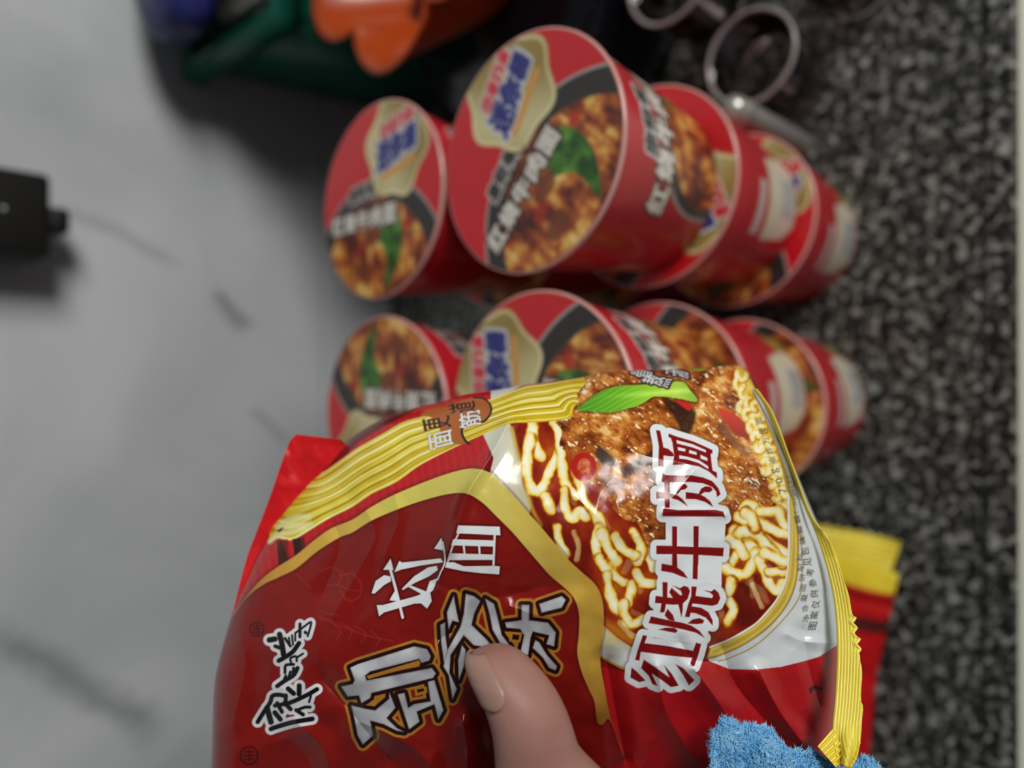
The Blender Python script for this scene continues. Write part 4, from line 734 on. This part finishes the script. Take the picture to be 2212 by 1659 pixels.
# ------------------------------------------------------------------ blue fleece towel
BLUE = mat('blue_fleece', (92, 164, 216), .85, spec=.15, noise=(120, (104, 176, 226)))
BLUE2 = mat('blue_fleece_pile', (112, 180, 226), .9, spec=.1, noise=(260, (160, 212, 242)))
tow_b = W(1700, 1760, np.array(.2)); tw = empty('towel', tuple(tow_b)); tag(tw, 'fluffy light blue fleece towel below the held packet', 'towel')
TT = cr([(1540, 1600), (1542, 1578), (1562, 1556), (1580, 1560), (1600, 1572), (1625, 1570), (1660, 1577), (1684, 1602), (1704, 1624), (1730, 1624), (1768, 1632), (1798, 1652), (1822, 1662), (1852, 1648), (1870, 1634), (1888, 1648), (1902, 1668)], 8)
TB = np.stack([np.linspace(1480, 2060, len(TT)), 2320 + 50 * np.sin(np.linspace(0, 9, len(TT)))], -1); nv = 120; tt = np.linspace(0, 1, nv)
G = TT[:, None] * (1 - tt)[None, :, None] + TB[:, None] * tt[None, :, None]
gx, gy = G[..., 0], G[..., 1]
td = np.interp(gx, [1540, 1700, 1800, 1900], [.1995, .2025, .2075, .2120]) - .004 * np.sqrt(1 - (1 - np.clip(tt / .12, 0, 1)) ** 2)[None] + .035 * (tt ** 1.5)[None] * 1.0 - .008 * (np.sin((gx - 1500) / 70) * tt[None]) - .0025 * (fbm(gx.ravel(), gy.ravel(), 55, 3, 71).reshape(gx.shape) - .5)
tv = W(gx, gy, td); nu = len(TT)
bk = W(gx, gy, td + .004 * np.sin(np.linspace(0, math.pi, nu))[:, None] * np.clip(tt / .1, 0, 1)[None] + .0006)
fr_f = gridfaces(nu, nv)[:, ::-1]; bk_f = gridfaces(nu, nv) + nu * nv
eds = np.array([(k * nv, (k + 1) * nv, nu * nv + (k + 1) * nv, nu * nv + k * nv) for k in range(nu - 1)])
link('cloth', npmesh('cloth', np.vstack([tv.reshape(-1, 3), bk.reshape(-1, 3)]) - tow_b, np.vstack([fr_f, bk_f, eds])), BLUE, tw)
# pile: thousands of short bent tufts in one mesh
NT = 30000; ui = RNG.random(NT) * (nu - 1.01); vi = RNG.random(NT) ** 1.5 * (nv - 1.01) * .98; vi[:12000] = RNG.random(12000) ** 1.3 * nv * .22; vi[12000:14500] = RNG.random(2500) * .8
i0 = ui.astype(int); j0 = vi.astype(int); fu = (ui - i0)[:, None]; fv_ = (vi - j0)[:, None]
B_ = (tv[i0, j0] * (1 - fu) + tv[i0 + 1, j0] * fu) * (1 - fv_) + (tv[i0, j0 + 1] * (1 - fu) + tv[i0 + 1, j0 + 1] * fu) * fv_
n3 = np.stack([fbm(ui * 6, vi * 6, 14, 2, s) - .5 for s in (81, 82, 83)], -1) * 3.2
upv = -DWN * 1.0; dirv = -FWD * .75 + upv * (.35 + .8 * (vi < 1.5))[:, None] - RGT * .25 + n3 + RNG.normal(0, .28, (NT, 3)); dirv /= np.linalg.norm(dirv, axis=1)[:, None]
ln = (.0008 + .0014 * RNG.random(NT) ** 1.5)[:, None]; tip = B_ + dirv * ln + RNG.normal(0, .25, (NT, 3)) * ln; midp = B_ + dirv * ln * .5 + RNG.normal(0, .12, (NT, 3)) * ln
a1 = np.cross(dirv, FWD); a1 /= np.linalg.norm(a1, axis=1)[:, None] + 1e-9; a2 = np.cross(dirv, a1); rt = .00017
ringv = lambda c, r_: [c + r_ * (math.cos(q) * a1 + math.sin(q) * a2) for q in (0, 2.09, 4.19)]
V = np.stack(ringv(B_, rt) + ringv(midp, rt * .85) + [tip], 1); o7 = (np.arange(NT) * 7)[:, None]
F3 = np.concatenate([o7 + np.array(q)[None] for q in ((0, 1, 4), (0, 4, 3), (1, 2, 5), (1, 5, 4), (2, 0, 3), (2, 3, 5), (3, 4, 6), (4, 5, 6), (5, 3, 6))])
pl = link('fleece_pile', npmesh('fleece_pile', V.reshape(-1, 3) - tow_b, F3), BLUE2, tw); pl['kind'] = 'stuff'

# ------------------------------------------------------------------ background things
# teal plastic box against the wall
TEAL = mat('teal_plastic', (0, 86, 66), .35, noise=(8, (0, 76, 58)))  # teal set darker to stand for shade; no occluder is modelled
bx0, bx1, by0, by1, bh = .270, .63, .507, .652, .229
e = empty('storage_box', (.43, .56, 0)); tag(e, 'teal green plastic storage box standing against the tiled wall', 'box')
def open_box(name, x0, x1, y0, y1, z0, z1, t, taper, m, parent, off):
    bm = bmesh.new()
    def ring(a, z, ins): return [bm.verts.new((q[0] - off[0], q[1] - off[1], z)) for q in ((x0 + a + ins, y0 + a + ins), (x1 - a - ins, y0 + a + ins), (x1 - a - ins, y1 - a - ins), (x0 + a + ins, y1 - a - ins))]
    r = [ring(taper, z0, 0), ring(0, z1, 0), ring(0, z1, t), ring(taper, z0 + t, t)]
    for a, b in ((0, 1), (1, 2), (2, 3)):
        for k in range(4): bm.faces.new((r[a][k], r[a][(k + 1) % 4], r[b][(k + 1) % 4], r[b][k]))
    bm.faces.new(r[0][::-1]); bm.faces.new(r[3])
    bmesh.ops.bevel(bm, geom=[q for q in bm.edges], offset=.003, segments=2, affect='EDGES'); return link(name, frommb(name, bm), m, parent)
open_box('box_body', bx0, bx1, by0, by1, 0, bh - .004, .004, .012, TEAL, e, (.43, .56))
bm = bmesh.new()
for z_, o_ in ((bh - .020, .001), (bh - .020, .010), (bh, .010), (bh, -.005), (bh - .006, -.005)):
    for q in ((bx0 - o_, by0 - o_), (bx1 + o_, by0 - o_), (bx1 + o_, by1 + o_), (bx0 - o_, by1 + o_)): bm.verts.new((q[0] - .43, q[1] - .56, z_))
bm.verts.ensure_lookup_table()
for a in range(4):
    for k in range(4): bm.faces.new([bm.verts[a * 4 + k], bm.verts[a * 4 + (k + 1) % 4], bm.verts[a * 4 + 4 + (k + 1) % 4], bm.verts[a * 4 + 4 + k]])
bmesh.ops.recalc_face_normals(bm, faces=bm.faces[:]); bmesh.ops.bevel(bm, geom=bm.edges[:], offset=.002, segments=2, affect='EDGES'); link('box_rim', frommb('box_rim', bm), TEAL, e)
# silver tin standing inside the box, blue bag on top behind it
STEEL = mat('brushed_steel', (176, 171, 166), .32, metal=.6)
e = empty('metal_tin', (.412, .560, .006)); tag(e, 'silver grey metal tin inside the teal box', 'tin')
bm = bmesh.new(); bmesh.ops.create_cube(bm, size=1)
for q in bm.verts: q.co = (q.co.x * .24, q.co.y * .062, .108 + q.co.z * .216)
bmesh.ops.bevel(bm, geom=bm.edges[:], offset=.008, segments=3, affect='EDGES'); link('tin_body', frommb('tin_body', bm), STEEL, e)
bm = bmesh.new(); bmesh.ops.create_cube(bm, size=1)
for q in bm.verts: q.co = (q.co.x * .246, q.co.y * .067, .216 + q.co.z * .02)
bmesh.ops.bevel(bm, geom=bm.edges[:], offset=.004, segments=2, affect='EDGES'); link('tin_lid', frommb('tin_lid', bm), STEEL, e)
NAVY = mat('navy_plastic_bag', (26, 28, 88), .38, noise=(30, (44, 50, 110)))
n1, n2 = 60, 40; u, v = np.meshgrid(np.linspace(0, 2 * math.pi, n1, endpoint=False), np.linspace(-math.pi / 2, math.pi / 2, n2), indexing='ij')
sgn = lambda q, k: np.sign(q) * np.abs(q) ** k
q = np.stack([sgn(np.cos(u), .6) * sgn(np.cos(v), .6) * .115, sgn(np.sin(u), .6) * sgn(np.cos(v), .6) * .045, sgn(np.sin(v), .7) * .027 + .027], -1)
q += (.010 * (fbm((u * 60).ravel(), (v * 60).ravel(), 30, 3, 91).reshape(u.shape) - .5))[..., None] * np.array((1, 1, .6)); q[..., 2] = np.maximum(q[..., 2], 0)
o = link('plastic_bag', npmesh('plastic_bag', q.reshape(-1, 3), gridfaces(n1, n2, True)), NAVY); o.location = (.380, .594, .2335); tag(o, 'crumpled navy blue bag lying on top of the tin in the box', 'bag')
# black pot with orange flower-shaped bowl
BLK = mat('glossy_black_plastic', (10, 10, 16), .18, coat=.3)
e = empty('black_pot', (.288, .390, 0)); tag(e, 'glossy black round pot behind the noodle cups', 'pot')
pv, pf = lathe([(.0005, .001), (.078, .001), (.090, .010), (.096, .05), (.096, .098), (.092, .108), (.086, .112)], 64); link('pot_body', npmesh('pot_body', pv, pf), BLK, e)
pv, pf = lathe([(.0925, .108), (.0945, .111), (.093, .115), (.072, .122), (.04, .126), (.0005, .127)], 64); link('pot_lid', npmesh('pot_lid', pv, pf), BLK, e)
ORG = mat('orange_plastic', (164, 60, 6), .32, coat=.1)  # orange darkened so the colour carries shade that nothing modelled casts here
e = empty('flower_bowl', (.300, .388, .1272)); tag(e, 'orange scalloped flower-shaped plastic bowl on the black pot', 'bowl')
def petal(a, s): return 1 + (np.abs(np.sin(3 * (a + .25)))[:, None] ** .7 * .26 - .12) * np.clip(s * 1.6, 0, 1)[None, :]
pv, pf = lathe([(.0005, 0), (.034, 0), (.040, .006), (.052, .03), (.064, .055), (.074, .078), (.078, .082), (.0755, .0825), (.071, .078), (.061, .055), (.049, .031), (.036, .008), (.0005, .005)], 144, None)
prof = np.array([(.0005, 0), (.034, 0), (.040, .006), (.052, .03), (.064, .055), (.074, .078), (.0775, .0825), (.0750, .083), (.0705, .078), (.0605, .055), (.0485, .031), (.036, .008), (.0005, .005)])
an = np.arange(180) / 180 * 2 * math.pi; hs = np.clip(prof[:, 1] / .083, 0, 1); rad = 1.16 * prof[:, 0][None] * (1 + (np.abs(np.sin(3 * (an + .62)))[:, None] ** .75 * .30 - .16) * hs[None])
pv = np.stack([rad * np.cos(an)[:, None], rad * np.sin(an)[:, None], prof[:, 1][None].repeat(180, 0)], -1).reshape(-1, 3); link('bowl_shell', npmesh('bowl_shell', pv, gridfaces(180, len(prof), True)), ORG, e)
FRU = mat('dark_red_fruit', (120, 30, 20), .35)
for k, (a, b, c, r_) in enumerate(((.020, .012, .040, .024), (-.022, .018, .040, .023), (.002, -.024, .040, .022))):
    bm = bmesh.new(); bmesh.ops.create_icosphere(bm, subdivisions=3, radius=r_)
    for q in bm.verts: q.co.z *= .9; q.co.z -= .35 * r_ * math.exp(-((q.co.x ** 2 + q.co.y ** 2) / (r_ * .35) ** 2)) * (1 if q.co.z > 0 else 0)
    o = empty('tomato', (.300 + a, .388 + b, .1272 + c - r_ * .55)); tag(o, ['dark red tomato in the orange bowl, nearest the cups', 'dark red tomato in the orange bowl, nearest the wall', 'dark red tomato in the orange bowl, nearest the room'][k], 'tomato', 'tomatoes in the orange bowl')
    link('flesh', frommb('flesh', bm), FRU, o)
    bm = bmesh.new(); c0 = bm.verts.new((0, 0, .62 * r_)); ring = [bm.verts.new((r_ * (.45 if j % 2 else .12) * math.cos(j * .628), r_ * (.45 if j % 2 else .12) * math.sin(j * .628), r_ * (.80 if j % 2 else .68))) for j in range(10)]
    for j in range(10): bm.faces.new((c0, ring[j], ring[(j + 1) % 10]))
    link('calyx', frommb('calyx', bm), mat('calyx_green', (60, 96, 34), .6) if k == 0 else bpy.data.materials['calyx_green'], o)
# clear plastic tumblers
CLEAR = mat('clear_plastic', (236, 222, 224), .06, trans=1, ior=1.3, spec=.5)
def tumbler(loc, r0, r1, h, label, tilt=None):
    e = empty('clear_tumbler', loc); tag(e, label, 'cup', 'clear plastic tumblers on the counter')
    pv, pf = lathe([(.0004, .003), (r0 * .8, .003), (r0 * .95, .0), (r0, .002), ((r0 + r1) / 2, h * .5), (r1, h), (r1 - .0012, h), ((r0 + r1) / 2 - .0012, h * .5), (r0 - .0014, .005), (.0004, .005)], 64); link('cup_wall', npmesh('cup_wall', pv, pf), CLEAR, e)
    pv, pf = lathe([(r1 - .0014, h - .001), (r1 - .0006, h + .0012), (r1 + .0010, h + .001), (r1 + .0014, h - .0012), (r1, h - .002)], 64); link('cup_rim', npmesh('cup_rim', pv, pf), mat('frosted_rim', (196, 184, 180), .25, trans=.55), e) if 'frosted_rim' not in bpy.data.materials else link('cup_rim', npmesh('cup_rim', pv, pf), bpy.data.materials['frosted_rim'], e)
    if tilt: e.rotation_euler = tilt
    return e
tumbler((.1985, .219, 0), .022, .028, .070, 'short clear plastic tumbler beside the front cup stack')
tumbler((.250, .258, 0), .022, .028, .10, 'tall clear plastic tumbler nearest the black pot')
tumbler((.255, .180, 0), .022, .029, .07, 'clear plastic tumbler nearest the counter front')
# steel shaker
e = empty('steel_shaker', (.1592, .2165, 0)); tag(e, 'slim shiny steel shaker tucked behind the front cup stack', 'shaker')
pv, pf = lathe([(.0004, .0005), (.0075, .0005), (.0082, .002), (.0082, .080), (.0075, .083)], 40); link('shaker_body', npmesh('shaker_body', pv, pf), STEEL, e)
pv, pf = lathe([(.0088, .083), (.0090, .085), (.0088, .096), (.006, .101), (.0004, .102)], 40); link('shaker_cap', npmesh('shaker_cap', pv, pf), STEEL, e)
# black adapter on the wall
BLP = mat('matt_black_plastic', (20, 20, 19), .5)
e = empty('power_adapter', (.12, WY - .002, .375)); tag(e, 'black power adapter with a short stub mounted on the tiled wall', 'adapter')
l = link('adapter_body', boxmesh('adapter_body', -.030, .030, -.050, -.012, -.035, .16, .004, 2), BLP, e)
link('cable_stub', boxmesh('cable_stub', -.009, .009, -.042, -.020, -.050, -.034, .003, 2), BLP, e)
link('wall_plug', boxmesh('wall_plug', -.022, .022, -.0125, .0018, .0, .12, .003, 2), BLP, e)
bm = bmesh.new(); bmesh.ops.create_icosphere(bm, subdivisions=2, radius=.0018); bmesh.ops.translate(bm, verts=bm.verts, vec=(.001, -.0495, -.006)); link('indicator', frommb('indicator', bm), mat('indicator', (190, 196, 190), .3), e)
